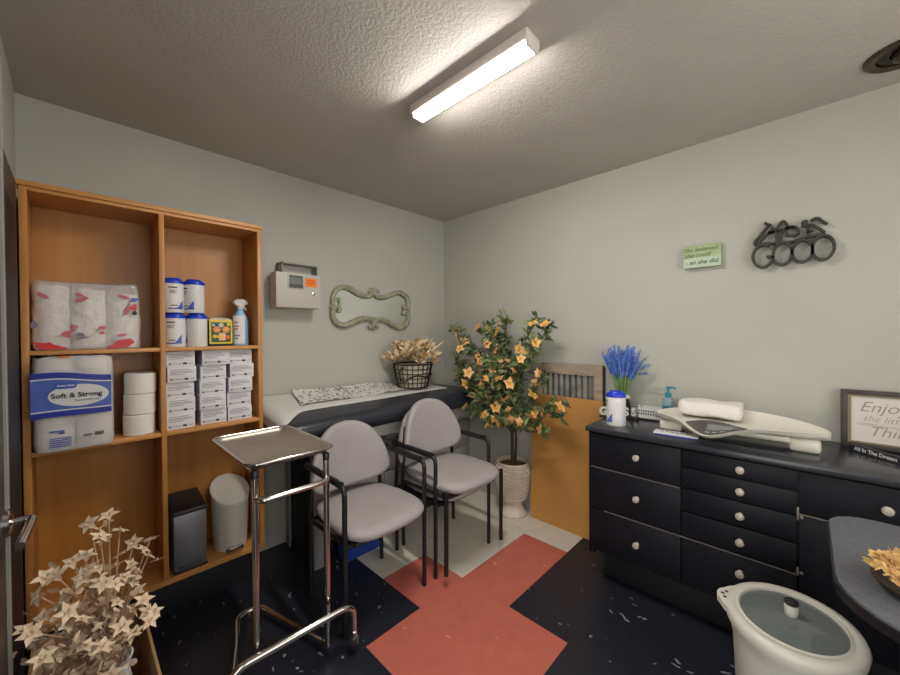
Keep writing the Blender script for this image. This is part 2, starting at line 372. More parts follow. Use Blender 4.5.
# paper towel pack, upper left
pk = thing('paper_towel_pack', 'clear wrapped pack of paper towel rolls with red print on upper shelf', 'paper towels', (-2.33, -.14, 1.271))
r0 = None
for iy in (0, 1):
    for ix in range(3):
        x = -.110 + ix * .108; y = -.052 + iy * .104; z = .258 - .01 * ix
        MB().lathe([(.018, z), (.018, .006), (.051, .004), (.053, .01), (.053, z - .006), (.051, z), (.018, z)], (x, y, .002), 'paper', 24, caps=False).build('paper_roll', parent=pk)
def wrapf(w, dpt, z0, z1, amp, seed):
    rings = []; rnd = random.Random(seed); n = 48
    ph = [rnd.uniform(0, 6.28) for _ in range(6)]
    for k in range(13):
        t = k / 12; z = z0 + (z1 - z0) * t; e = 1 if .06 < t < .94 else .965
        ring = []
        for j in range(n):
            a = 2 * pi * j / n; ca, sa = cos(a), sin(a); q = .22
            x = w * math.copysign(abs(ca) ** q, ca); y = dpt * math.copysign(abs(sa) ** q, sa)
            d_ = 1 + amp * (sin(5 * a + ph[0] + 6 * t) * .5 + sin(9 * a + ph[1] - 9 * t) * .3 + sin(17 * t + ph[2] + 3 * a) * .4)
            ring.append((x * e * d_, y * e * d_, z + .006 * sin(3 * a + ph[3]) * (1 if t > .9 else 0)))
        rings.append(ring)
    return rings
MB().loft(wrapf(.163, .11, .001, .278, .022, 3), 'wrap').build('plastic_wrap', parent=pk, label='clear crinkled plastic')
q = MB(); rp = random.Random(8); bn = [0]
def blob(x, z, rx, rz, m_, a0=0, y=-.1135):
    P = []; y -= .00035 * bn[0]; bn[0] += 1
    for k in range(14):
        a = 2 * pi * k / 14; e = rp.uniform(.65, 1.15); u, v = rx * cos(a) * e, rz * sin(a) * e; P.append((x + u * cos(a0) - v * sin(a0), y, max(.003, z + u * sin(a0) + v * cos(a0))))
    q.poly(P, (0, .0012, 0), m_)
for x, z, rx, rz, m_, a0 in [(-.125, .018, .036, .017, 'redprint', -.2), (-.09, .010, .03, .008, 'redprint', 0), (.10, .022, .042, .018, 'redprint', .3), (.12, .03, .018, .016, 'redprint', 0), (.075, .009, .03, .007, 'redprint', 0), (-.062, .072, .028, .008, 'pinkprint', .5), (-.07, .06, .02, .007, 'pinkprint', -.5), (-.045, .095, .012, .008, 'pinkprint', 0), (-.025, .205, .022, .010, 'pinkprint', .4), (-.03, .225, .018, .006, 'pinkprint', -.3), (-.13, .215, .02, .008, 'pinkprint', -.5), (.035, .09, .014, .008, 'pinkprint', .2), (.035, .07, .008, .006, 'redprint', 0), (.105, .225, .022, .008, 'pinkprint', -.4), (.118, .17, .010, .022, 'pinkprint', -.3), (.14, .215, .014, .009, 'midblue', .3), (.138, .18, .012, .016, 'redprint', -.4), (.14, .155, .010, .010, 'inkdark', 0), (-.03, .062, .016, .009, 'ink', 0), (-.02, .05, .02, .004, 'ink', .2), (.1, .06, .018, .006, 'pinkprint', .1), (-.155, .1, .010, .018, 'ink', 0), (.13, .2, .008, .006, 'signwhite', 0)]: blob(x, z, rx, rz, m_, a0)
q.build('wrap_print', parent=pk, label='red and pink printed marks')

# soft & strong toilet tissue pack
sp = thing('toilet_paper_pack', 'large milky wrapped toilet paper pack with blue lettered band', 'toilet paper', (-2.378, -.205, .881))
for iy in (0, 1):
    for ix in (0, 1):
        for iz in range(4):
            MB().lathe([(.02, .002), (.052, 0), (.0545, .004), (.0545, .084), (.052, .088), (.02, .086)], (-.056 + .112 * ix, -.055 + .11 * iy, .003 + .0895 * iz), 'paper', 24).build('toilet_roll', parent=sp)
MB().loft(wrapf(.1145, .1125, .001, .363, .004, 5), 'wrap2').build('plastic_wrap', parent=sp, label='milky plastic wrapper')
b = MB()
def bandf(u, v): 
    x = -.117 + .222 * u; z = .133 + .172 * v + .006 * sin(u * 5) * (1 if v > .5 else .3); return (x, -.1165 - .003 * sin(pi * u), z - .012 * u * (1 if v > .5 else -.3))
b.grid(bandf, 14, 4, 'midblue')
for v0, v1, mm in ((.0, .12, 'navyblue'), (.13, .155, 'whiteplastic'), (.84, .865, 'whiteplastic'), (.88, 1.0, 'navyblue')):
    b.grid(lambda u, v: (lambda p: (p[0], p[1] - .0012, p[2]))(bandf(u, v0 + (v1 - v0) * v)), 14, 1, mm)
bo = b.build('label_band', parent=sp, label='blue printed band')
e = MB(); e.poly([(.012 + .085 * cos(a * pi / 16), -.1212, .214 + .043 * sin(a * pi / 16)) for a in range(32)], (0, .0008, 0), 'whiteplastic')
e.build('label_oval', parent=bo)
e = MB(); e.poly([(-.025 + .03 * math.copysign(abs(cos(a * pi / 16)) ** .5, cos(a * pi / 16)), -.1225, .2545 + .0125 * math.copysign(abs(sin(a * pi / 16)) ** .5, sin(a * pi / 16))) for a in range(32)], (0, .0008, 0), 'badge'); e.build('label_badge', parent=bo)
text_mesh('lettering', 'Great\u00a0Value', .0098, face_back(-.025, -.1232, .2545), 'whiteplastic', bo, bold=.0003)
text_mesh('lettering', 'Soft & Strong', .0262, face_back(.006, -.1225, .215), 'inkdark', bo, bold=.0006)
text_mesh('lettering', 'Premium Bath Tissue', .0085, face_back(.036, -.1225, .194), 'inkdark', bo)
q = MB()
for k in range(5): q.box((-.07, -.1165, .05 - k * .008), (-.012, -.1155, .054 - k * .008), 'midblue')
q.box((-.07, -.1165, .076), (-.03, -.1155, .082), 'midblue'); q.box((-.045, -.1165, .068), (-.03, -.1155, .074), 'navyblue')
for k in range(9): q.box((.055 + k * .003, -.1165, .045), (.0565 + k * .003 + .0006 * (k % 2), -.1155, .06), 'inkdark')
q.box((.022, -.1165, .046), (.046, -.1155, .055), 'ink'); q.build('small_print', parent=sp)
q = MB(); q.grid(lambda u, v: (-.07 + .2 * u, -.08 + .12 * v, .364 + .012 * abs(sin(7 * u + 3 * v)) + .006 * sin(13 * u)), 16, 8, 'wrap'); q.build('wrap_flap', parent=sp)
q = MB(); q.box((-.045, -.112, .362), (-.012, -.09, .368), 'orange', bev=.001); q.build('orange_tab', parent=sp)

# loose toilet rolls
tr = thing('toilet_roll', '', 'toilet roll', group='loose toilet rolls stacked beside the pack')
MB().lathe([(.02, .091), (.02, .0), (.053, 0), (.057, .004), (.057, .087), (.053, .091), (.02, .091)], m='paper', n=36, caps=False).build('paper', parent=tr)
MB().lathe([(.0215, .0905), (.0215, .0005), (.0195, .0005), (.0195, .0905), (.0215, .0905)], m='cardboard', n=24, caps=False).build('cardboard_core', parent=tr)
nm = ['bottom', 'middle', 'topmost']
for s_, (x, y, zz) in enumerate([(-2.171, -.203, 0), (-2.161, -.082, 0)]):
    for k in range(3):
        o = tr if s_ == 0 and k == 0 else dup(tr, (0, 0, 0))
        o.location = (x + (.003 * (k - 1)), y, .8812 + .0921 * k); o['label'] = nm[k] + ' white toilet roll of the ' + ('front' if s_ == 0 else 'rear, half hidden') + ' stack beside the big pack'

# wipes canisters
def canister(label, r, hgt, loc, rz, group=None):
    c = thing('wipes_canister', label, 'wipes canister', loc, rz, group)
    MB().lathe([(r * .97, 0), (r, .004), (r, hgt * .84), (r * .97, hgt * .86)], m='whiteplastic', n=36).build('tub', parent=c)
    MB().lathe([(r * 1.03, hgt * .835), (r * 1.04, hgt * .9), (r * .98, hgt * .925), (r * .8, hgt * .935), (r * .74, hgt * .985), (r * .66, hgt), (.001, hgt)], m='blue', n=36).build('lid', parent=c, label='blue lid')
    lb = MB()
    def arc(a0, a1, z0, z1, m_): lb.grid(lambda u, v: ((r + .0006) * cos(a0 + (a1 - a0) * u), (r + .0006) * sin(a0 + (a1 - a0) * u), hgt * (z0 + (z1 - z0) * v)), 10, 1, m_)
    a = -pi / 2
    for z, wd in ((.62, .7), (.585, .5), (.55, .65)): arc(a - .6, a - .6 + wd, z, z + .018, 'ink')
    arc(a - .7, a + .1, .70, .735, 'inkdark')
    for k in range(8): arc(a + .05 + k * .08, a + .13 + k * .08, .12, .14 + k * .03, 'midblue')
    arc(a - .7, a + .7, .10, .13, 'navyblue'); arc(a - .5, a + .1, .19, .215, 'inkdark')
    arc(a + .95, a + 1.75, .2, .7, 'boxwhite')
    lb.build('label', parent=c)
    return c
G = 'wipes canisters on the bookcase shelf'
c0 = canister('lower left white wipes canister with blue lid, half behind the bookcase divider', 0.0445, .166, (-2.036, -.185, 1.2712), -.2, G)
for x, y, z, rz, lb in [(-1.946, -.19, 1.2712, -1.9, 'lower right white wipes canister with blue lid beside the flower box'), (-2.041, -.186, 1.4374, .15, 'upper left white wipes canister with blue lid, half behind the divider'), (-1.956, -.192, 1.4374, -.9, 'upper right white wipes canister with blue lid stacked on the shelf')]:
    dup(c0, (x, y, z), rz, lb)

# flower box and spray bottle
fb = thing('flower_box', 'small square box with yellow border and painted flowers on shelf', 'box', (-1.846, -.165, 1.2712))
MB().box((-.052, -.05, 0), (.052, .05, .13), 'inkdark', bev=.003).build('body', parent=fb)
q = MB(); q.box((-.052, -.0515, .012), (.052, -.05, .132), 'yellow'); q.box((-.044, -.0525, .02), (.044, -.0512, .122), 'darkgreen')
for x, z, r, m_ in [(-.02, .085, .017, 'salmon'), (.022, .085, .018, 'salmon'), (.004, .048, .022, 'petal'), (-.028, .05, .01, 'yellow'), (.03, .045, .012, 'redprint'), (-.034, .108, .008, 'paleblue'), (0, .108, .012, 'signwhite'), (.034, .112, .008, 'yellow')]:
    for a in range(6): q.poly([(x + r * .62 * cos(a * pi / 3) + r * .42 * cos(t * pi / 4), -.053 - .0002 * a, z + r * .62 * sin(a * pi / 3) + r * .42 * sin(t * pi / 4)) for t in range(8)], (0, .0006, 0), m_)
    q.poly([(x + r * .3 * cos(t * pi / 4), -.0548, z + r * .3 * sin(t * pi / 4)) for t in range(8)], (0, .0006, 0), 'yellow')
q.build('painted_front', parent=fb, label='yellow framed flower picture')
q = MB(); q.box((-.05, -.048, .13), (.05, .048, .138), 'dried', bev=.002); q.tube([(-.04, -.03, .141), (.0, .0, .145), (.045, -.02, .142)], .004, 'cream'); q.build('lid', parent=fb)
sb = thing('spray_bottle', 'white and pale blue trigger spray bottle at shelf end', 'spray bottle', (-1.742, -.17, 1.2712), .15)
MB().lathe([(.036, 0), (.04, .006), (.04, .12), (.036, .15), (.02, .178), (.015, .19), (.015, .2)], m='paleblue', n=28, sy=.75).build('bottle', parent=sb)
MB().grid(lambda u, v: (.0407 * cos(-pi * .98 + 1.75 * u), .0407 * .75 * sin(-pi * .98 + 1.75 * u), .01 + .15 * v - (.0 if v < .99 else 0)), 12, 2, 'whiteplastic').build('label', parent=sb)
q = MB()
for z, w_, m_ in ((.1, .6, 'pinkprint'), (.085, .5, 'pinkprint'), (.05, .7, 'ink'), (.035, .5, 'ink'), (.12, .5, 'redprint')):
    q.grid(lambda u, v: (.0413 * cos(-pi * .85 + w_ * u), .0413 * .75 * sin(-pi * .85 + w_ * u), z + .007 * v), 6, 1, m_)
q.build('label_print', parent=sb)
q = MB(); q.lathe([(.017, .196), (.017, .212), (.012, .216)], m='cream', n=20); q.loft([[(-.03, y, .222), (-.036, y, .236), (-.02, y, .25), (.015, y, .25), (.034, y, .238), (.036, y, .228), (.012, y, .214), (-.012, y, .212)] for y in (-.012, .012)], 'cream')
q.build('spray_head', parent=sb, label='cream trigger head'); MB().tube([(.016, 0, .224), (.024, 0, .205), (.03, 0, .19)], .004, 'cream').build('trigger', parent=sb)

# supply boxes, three columns of five
bx = thing('supply_box', '', 'box', group='white supply boxes on the bookcase shelf')
MB().box((-.0565, -.105, 0), (.0565, .105, .0735), 'boxwhite', bev=.0015).build('carton', parent=bx)
q = MB()
for z, x0, x1, m_ in ((.058, -.045, .03, 'ink'), (.05, -.048, .04, 'ink'), (.044, -.048, .045, 'ink'), (.036, -.048, .01, 'ink')): q.box((x0, -.1062, z), (x1, -.1048, z + .0022), m_)
q.box((.008, -.1062, .010), (.024, -.1048, .019), 'inkdark'); q.box((-.048, -.1062, .010), (-.037, -.1048, .018), 'ink'); q.box((-.033, -.1062, .013), (.004, -.1048, .0155), 'ink'); q.box((.03, -.1062, .013), (.048, -.1048, .0155), 'ink')
q.box((-.0572, -.104, .004), (-.0562, .104, .07), 'lilac')
q.build('print', parent=bx)
lev = ['bottom', 'second from bottom', 'middle', 'second from top', 'topmost']; first = True
jit = [[0, .002, 0, .008, .003], [.004, 0, .002, .006, .014], [.0, .0, .002, .014, .006]]
for ci, cx in enumerate((-2.022, -1.889, -1.766)):
    for k in range(5):
        o = bx if first else dup(bx, (0, 0, 0)); first = False
        o.location = (cx + jit[ci][k] - .003, -.142 + .004 * ((k * 7 + ci * 3) % 5), .8813 + .0741 * k)
        o.rotation_euler = (0, 0, (-.02, .015, 0, -.012, .02)[(k + ci) % 5] * .5)
        o['label'] = f'white supply box, {lev[k]} of the {("left", "middle", "right")[ci]} column on the shelf'
MB().tube([(.018 * cos(a * pi / 10), .003 * sin(a * pi / 5), .018 + .016 * sin(a * pi / 10)) for a in range(20)], .0025, 'gel', closed=True).build('tape_ring', loc=(-1.6975, -.215, .8815), label='small clear plastic ring right of the supply boxes', category='ring')

# step bins
tb = thing('step_bin', 'rectangular brushed steel step bin with black lid in bookcase', 'trash can', (-1.996, -.158, .194))
MB().box((-.067, -.1, .004), (.067, .092, .284), 'binsteel', bev=.006).build('body', parent=tb)
q = MB(); q.box((-.07, -.103, .274), (.07, .094, .292), 'black', bev=.006, seg=3); q.loft([[(-.067, -.1, .288), (.067, -.1, .288), (.067, .09, .29), (-.067, .09, .29)], [(-.066, -.098, .294), (.066, -.098, .294), (.066, .088, .326), (-.066, .088, .326)], [(-.056, -.085, .298), (.056, -.085, .298), (.056, .075, .332), (-.056, .075, .332)]], 'black'); q.build('lid', parent=tb, label='black lid')
q = MB(); q.box((-.069, -.102, 0), (.069, .093, .014), 'black', bev=.003); q.build('base', parent=tb)
MB().box((-.045, -.112, .012), (.045, -.098, .03), 'darkgrey', bev=.004).build('pedal', parent=tb)
t2 = thing('step_bin', 'cream oval step bin with slanted lid in bookcase right bay', 'trash can', (-1.796, -.142, .194))
rg = []
n = 36
for k, (z, r) in enumerate([(0, .074), (.012, .078), (.15, .083), (.27, .086), (.272, .088), (.285, .089)]):
    rg.append([(r * cos(2 * pi * j / n), (r + .022) * sin(2 * pi * j / n), z + (.046 * sin(2 * pi * j / n) if k > 2 else 0)) for j in range(n)])
MB().loft(rg, 'cream').build('body', parent=t2)
rg = [[(r * cos(2 * pi * j / n), (r + .022) * sin(2 * pi * j / n), z + .046 * sin(2 * pi * j / n) * (r / .09)) for j in range(n)] for z, r in [(.288, .091), (.298, .092), (.303, .088), (.304, .002)]]
MB().loft(rg, 'cream').build('lid', parent=t2)
q = MB(); q.box((-.035, -.121, .018), (.03, -.09, .03), 'chrome', bev=.005); q.box((-.045, -.112, .008), (.035, -.09, .018), 'darkgrey', bev=.003); q.build('pedal', parent=t2, label='chrome pedal')

# ------------------------------------------------------------------ left wall: lock box and mirror
lb = thing('wall_lock_box', 'beige metal wall cabinet with window and orange sticker', 'wall box', (-1.395, 0, 1.493))
MB().box((-.14, -.118, 0), (.14, -.03, .214), 'greywall', bev=.003).build('body', parent=lb)
MB().box((-.141, -.127, .001), (.139, -.119, .213), 'greywall', bev=.003).build('door', parent=lb)
q = MB(); q.box((-.09, -.012, .0), (.138, 0, .285), 'greywall'); q.box((-.09, -.09, .205), (-.084, 0, .282), 'steelgrey'); q.box((.132, -.09, .205), (.138, 0, .282), 'steelgrey'); q.box((-.09, -.09, .275), (.138, -.0, .282), 'steelgrey'); q.box((-.1, -.03, .02), (.12, 0, .2), 'steelgrey')
q.build('bracket', parent=lb, label='grey bracket behind box')
q = MB(); q.box((-.072, -.1305, .115), (.03, -.127, .205), 'greywall', bev=.002); q.box((-.064, -.1315, .122), (.022, -.130, .198), 'lcd'); q.box((-.064, -.1322, .122), (.022, -.1312, .145), 'darkgrey'); q.box((-.064, -.1322, .187), (.022, -.1312, .198), 'darkgrey'); q.build('window', parent=lb, label='grey label window')
st = MB().box((.038, -.1285, .135), (.112, -.127, .19), 'orange').build('sticker', parent=lb, label='orange sticker')
q = MB(); q.box((.05, -.1292, .172), (.1, -.1284, .178), 'redprint'); q.box((.045, -.1292, .158), (.105, -.1284, .163), 'redprint'); q.box((.05, -.1292, .147), (.09, -.1284, .151), 'redprint'); q.build('sticker_print', parent=st)
q = MB(); q.lathe([(.011, 0), (.011, .004), (.007, .006), (.001, .006)], m='chrome', n=20); o = q.build('lock', parent=lb); o.matrix_local = Matrix(((1, 0, 0, .09), (0, 0, -1, -.127), (0, 1, 0, .095), (0, 0, 0, 1)))

mr = thing('wall_mirror', 'long mirror in sage green scrolled frame on the wall', 'mirror', (-.771, 0, 1.52))
ML = {'tl': [(-1.112, 1.535), (-1.115, 1.563), (-1.106, 1.602), (-1.084, 1.639), (-1.032, 1.663), (-0.979, 1.658), (-0.924, 1.631), (-0.868, 1.613), (-0.819, 1.614), (-0.788, 1.627), (-0.777, 1.649), (-0.791, 1.663), (-0.811, 1.653), (-0.804, 1.639)],
 'tr': [(-0.734, 1.641), (-0.739, 1.658), (-0.754, 1.661), (-0.761, 1.64), (-0.744, 1.618), (-0.714, 1.609), (-0.666, 1.616), (-0.601, 1.642), (-0.534, 1.661), (-0.477, 1.647), (-0.442, 1.617), (-0.435, 1.571), (-0.443, 1.541), (-0.472, 1.538), (-0.484, 1.553), (-0.466, 1.561)],
 'br': [(-0.469, 1.49), (-0.485, 1.491), (-0.479, 1.505), (-0.447, 1.513), (-0.434, 1.465), (-0.45, 1.417), (-0.491, 1.384), (-0.548, 1.381), (-0.615, 1.407), (-0.679, 1.437), (-0.731, 1.44), (-0.756, 1.427), (-0.764, 1.401), (-0.75, 1.384), (-0.736, 1.395)],
 'bl': [(-0.81, 1.396), (-0.817, 1.384), (-0.797, 1.38), (-0.78, 1.401), (-0.787, 1.426), (-0.811, 1.44), (-0.86, 1.445), (-0.926, 1.426), (-0.981, 1.402), (-1.026, 1.39), (-1.074, 1.401), (-1.105, 1.432), (-1.115, 1.47), (-1.107, 1.505), (-1.085, 1.518), (-1.061, 1.511), (-1.067, 1.491), (-1.079, 1.496)]}
def smooth(pts, k=4, closed=False):
    P = [Vector(p) for p in pts]; out = []
    for i in range(len(P) - 1):
        p0, p1, p2, p3 = P[max(i - 1, 0)], P[i], P[i + 1], P[min(i + 2, len(P) - 1)]
        for j in range(k):
            t = j / k; out.append(.5 * ((2 * p1) + (p2 - p0) * t + (2 * p0 - 5 * p1 + 4 * p2 - p3) * t * t + (3 * p1 - p0 - 3 * p2 + p3) * t ** 3))
    out.append(P[-1]); return out
fr = MB()
def scroll(key, taper):
    pts = smooth([(x + .771, -.016, z - 1.52) for x, z in ML[key]]); N = len(pts)
    fr.tube(pts, [.019 if taper(k / N) else .012 for k in range(N)], 'mirrorframe', n=12)
def rad(key, fn):
    pts = smooth([(x + .771, -.018, z - 1.52) for x, z in ML[key]]); N = len(pts)
    fr.tube(pts, [fn(k / (N - 1)) for k in range(N)], 'mirrorframe', n=12)
bell = lambda t: .010 + .010 * max(0, sin(pi * t)) ** .6
for k in ML: rad(k, bell)
for p in ((-1.125, 1.52), (-.425, 1.525), (-.768, 1.672), (-.778, 1.372)): fr.ball((p[0] + .771, -.016, p[1] - 1.52), .013, 'mirrorframe')
fr.build('scroll_frame', parent=mr)
pl = []
for k, key in enumerate(('tl', 'tr', 'br', 'bl')):
    pts = ML[key][:10] if key == 'tl' else ML[key][3:13] if key == 'tr' else ML[key][3:12] if key == 'br' else ML[key][4:14]
    pl += [(x + .771, -.008, z - 1.52) for x, z in pts]
MB().poly(pl, (0, .004, 0), 'mirror').build('glass', parent=mr)

# ------------------------------------------------------------------ exam table
ET = thing('exam_table', 'grey exam table with padded black top behind the chairs', 'exam table', (-.85, -.25, 0))
TX0, TX1 = -1.635, -.10
def ztop(x, y):
    t = min(1, max(0, (y + .49) / .46)); a = max(0, (x + 1.62) / 1.5)
    zf = .862 + .018 * min(1, a * 1.3); zb = .948 - .06 * a ** 1.4
    return zf + (zb - zf) * t
L = -ET.location
def csec(x, s=1):
    zf, zb = ztop(x, -.49), ztop(x, -.03)
    P = [(-.02, .756), (-.25, .752), (-.47, .752), (-.505, .765), (-.524, .80), (-.52, zf - .03), (-.5, zf - .008), (-.47, zf), (-.36, ztop(x, -.36)), (-.25, ztop(x, -.25)), (-.12, ztop(x, -.12)), (-.05, zb - .003), (-.02, zb - .02)]
    cy, cz = -.26, .83
    return [(x, cy + (y - cy) * (1 - (1 - s) * .35), cz + (z - cz) * s) for y, z in P]
rg = [csec(TX0, .55), csec(TX0 + .008, .8), csec(TX0 + .025, .95)] + [csec(TX0 + .05 + (TX1 - TX0 - .1) * k / 24) for k in range(25)] + [csec(TX1 - .025, .95), csec(TX1 - .008, .8), csec(TX1, .55)]
o = MB().loft(rg, 'vinyl').build('padded_top', parent=ET, sharp=75, label='black padded vinyl top'); o.location = L
def epart(name, m, boxes, bev=.003, **k):
    q = MB()
    for a, b in boxes: q.box(a, b, m, bev=bev)
    o = q.build(name, parent=ET, **k); o.location = L; return o
epart('recess_shade', 'dark', [((-1.44, -.37, .05), (-1.42, -.03, .68))], label='dark panel standing for shade in the open table end')  # dark sheet stands for the shade inside the open table end
epart('leg', 'steelgrey', [((-1.455, -.42, 0), (-1.39, -.37, .68))]); epart('leg', 'steelgrey', [((-1.455, -.08, 0), (-1.44, -.03, .68))])
epart('cabinet_body', 'steelgrey', [((-1.42, -.36, .1), (-.08, -.03, .68))])
epart('plinth', 'dark', [((-1.42, -.32, 0), (-.1, -.05, .1))])
epart('apron', 'lightgrey', [((-1.60, -.46, .68), (-.12, -.03, .752))], .006)
for x0, x1 in ((-1.40, -.95), (-.94, -.52), (-.51, -.10)):
    epart('drawer_front', 'steelgrey', [((x0, -.375, .42), (x1, -.36, .62))])
    epart('pull_rail', 'lightgrey', [((x0, -.395, .635), (x1, -.36, .665))], .004)
    epart('door_panel', 'steelgrey', [((x0, -.372, .12), (x1, -.36, .40))])
ps = MB()
def sheetf(u, v):
    x = -1.643 + 1.36 * u; yf = -.35 - .17 * max(0, 1 - u / .13) ** 1.5 + .03 * u + .006 * sin(9 * u); y = yf + (-.015 - yf) * v
    z = ztop(x, y) + .006 + .003 * sin(23 * u + 8 * v) * v
    if u < .025: z = ztop(x, y) - .085 * (1 - u / .025) ** 2 + .006; x = -1.645 + .03 * u
    if v < .08: z -= .005 * (1 - v / .08) ** 2
    return (x, y, z)
tag(ps.grid(sheetf, 60, 16, 'sheet').build('paper_sheet', sharp=80), 'white paper sheet draped over the black exam table top', 'sheet')
pp = MB()
def pf(u, v):
    x = -1.46 + .84 * u + .05 * v; y = -.275 + .235 * v + .02 * u
    return (x, y, ztop(x, y) + .014 + .006 * sin(9 * u + 2 * v) + .018 * (v > .8) * (v - .8) * 4)
tag(pp.grid(pf, 30, 8, 'printed').build('printed_paper', sharp=80), 'long white paper strip with dark and coloured print on exam table', 'paper')

# wire basket with dried flowers
bk = thing('wire_basket', 'round dark wire basket with cloth liner on exam table', 'basket', (-.535, -.19, .915))
q = MB()
for k in range(6):
    r = .113 + .04 * k / 5; z = .004 + .176 * k / 5
    q.tube([(r * cos(2 * pi * j / 36), r * sin(2 * pi * j / 36), z) for j in range(36)], .0055 if k in (0, 5) else .0035, 'wire', closed=True, n=6)
for j in range(22):
    a = 2 * pi * j / 22; q.tube([(.113 * cos(a), .113 * sin(a), .004), (.153 * cos(a), .153 * sin(a), .18)], .0035, 'wire', n=6)
q.build('wire_frame', parent=bk)
MB().lathe([(.001, .008), (.107, .008), (.146, .172), (.142, .172), (.1, .012)], m='liner', n=36, caps=False).build('liner', parent=bk, label='cream liner')
q = MB(); q.tube(smooth([(-.135, -.06, .16), (-.19, -.085, .15), (-.2, -.09, .1), (-.165, -.1, .06), (-.125, -.11, .085), (-.08, -.138, .1), (.0, -.165, .09), (.06, -.15, .11)]), .006, 'wire'); q.build('handle', parent=bk)
def frond(q, base, d, ln, wd, m_, curl=.3, star=None):
    d = Vector(d).normalized(); s_ = d.cross(Vector((random.uniform(-1, 1), random.uniform(-1, 1), random.uniform(-.3, .3)))).normalized(); nrm = s_.cross(d)
    if star is not None: s_ = d.cross(star).normalized(); nrm = star
    b = Vector(base); pts = [(0, .2), (.3, .9), (.5, 1), (.75, .5), (1, .02)] if star is not None else [(0, .1), (.3, .9), (.6, 1), (.85, .6), (1, .02)]
    prev = None; i = q.mi(m_)
    for t, w_ in pts:
        c = b + d * ln * t + nrm * curl * ln * t * t
        row = [q.bm.verts.new(c - s_ * wd * w_ + nrm * wd * w_ * .35), q.bm.verts.new(c), q.bm.verts.new(c + s_ * wd * w_ + nrm * wd * w_ * .35)]
        if prev:
            for a in (0, 1):
                fc = q.bm.faces.new((prev[a], prev[a + 1], row[a + 1], row[a])); fc.material_index = i; fc.smooth = True
        prev = row
def rdir(up=.5, spread=1):
    a = random.uniform(0, 2 * pi); return Vector((cos(a) * spread, sin(a) * spread, up + random.uniform(-.25, .35)))
df = thing('dried_flowers', 'cream and tan dried flowers filling the wire basket', 'dried flowers', (-.535, -.19, 1.02))
q = MB()
for k in range(34):
    a = random.uniform(0, 6.28); r = random.uniform(.0, .1); q.tube([(r * .6 * cos(a), r * .6 * sin(a), -.07), (r * cos(a), r * sin(a), .06)], .002, 'dried2', n=5)
q.build('stems', parent=df)
for k in range(34):
    q = MB(); a = 2 * pi * (k * .618); rr = .175 * math.sqrt((k + .5) / 34); c = Vector((rr * cos(a), rr * sin(a), .085 + .10 * (1 - (rr / .18) ** 2) + random.uniform(-.02, .05)))
    for j in range(22):
        dd = Vector((rr * cos(a) * 5, rr * sin(a) * 5, .7)) + Vector((random.uniform(-1, 1), random.uniform(-1, 1), random.uniform(-.6, .6))) * .9
        frond(q, c, dd, random.uniform(.035, .085), random.uniform(.006, .012), 'dried' if random.random() < .72 else 'dried2', .2)
    q.build('flower_head', parent=df)
q = MB()
for k in range(12):
    a = random.uniform(-1.1, .5); dd = Vector((cos(a), sin(a) * .7, random.uniform(.3, 1.1)))
    frond(q, (.05 * cos(a), .05 * sin(a), .1), dd, random.uniform(.14, .26), .006, 'dried', .15)
for k in range(10):
    dd = rdir(1.4); frond(q, (dd.x * .06, dd.y * .06, .1), dd, random.uniform(.08, .16), .006, 'dried2', .1)
frond(q, (.09, -.0, .1), (1, .1, .75), .24, .011, 'dried', .05); frond(q, (.12, .03, .1), (1.3, .1, .8), .27, .008, 'dried2', .02)
q.build('plumes', parent=df)

# blue tub under the table
bt = thing('storage_tub', 'blue plastic tub on floor behind the left grey chair', 'tub', (-1.17, -.44, 0))
MB().loft([[(sx * w_, sy * d_, z) for sx, sy in ((-1, -1), (1, -1), (1, 1), (-1, 1))] for w_, d_, z in ((.12, .04, .0), (.14, .052, .19), (.134, .047, .19), (.115, .036, .008))], 'bluebin').build('body', parent=bt)
MB().box((-.147, -.056, .185), (.147, .056, .195), 'bluebin', bev=.003).build('lid', parent=bt)

# ------------------------------------------------------------------ chairs
def seat_mesh(zt=.468, th=.055):
    q = MB(); n = 56; rings = []
    def outline(s, z, sag=0):
        r = []
        for j in range(n):
            a = 2 * pi * j / n; ca, sa = cos(a), sin(a); e = .44
            x = .232 * math.copysign(abs(ca) ** e, ca); y = .245 * math.copysign(abs(sa) ** e, sa)
            if y > 0: x *= 1 - .16 * (y / .245)
            if y < 0: y *= 1 + .06 * (1 - (x / .235) ** 2)
            x *= s; y *= s
            r.append((x, y - .0, z - .012 * max(0, -y / .245) ** 3 + sag * (y / .245)))
        return r
    for s, z in ((.30, zt - th), (.86, zt - th), (.96, zt - th + .01), (1.0, zt - th + .028), (.985, zt - .014), (.93, zt - .003), (.8, zt + .001), (.4, zt + .002), (.02, zt + .002)): rings.append(outline(s, z))
    return q.loft(rings, 'fabric')
def back_mesh():
    q = MB(); prof = []
    pts = [(.0, .505), (.09, .508), (.16, .516), (.205, .532), (.232, .565), (.236, .60), (.222, .665), (.19, .735), (.145, .795), (.08, .835), (0, .848)]
    right = smooth([(x, z, 0) for x, z in pts], 3); loop = [(p.x, p.y) for p in right] + [(-p.x, p.y) for p in reversed(right[1:-1])]
    cz = .67
    def ring(s, y):
        out = []
        for x, z in loop:
            X = x * s; Z = cz + (z - cz) * s
            out.append((X, y - .052 - .10 * (X / .24) ** 2 * .55 + (Z - .5) * .12, Z))
        return out
    return q.loft([ring(s, y) for s, y in ((.05, .208), (.5, .207), (.88, .205), (.965, .208), (1, .220), (1, .236), (.97, .249), (.6, .252), (.05, .252))], 'fabric')
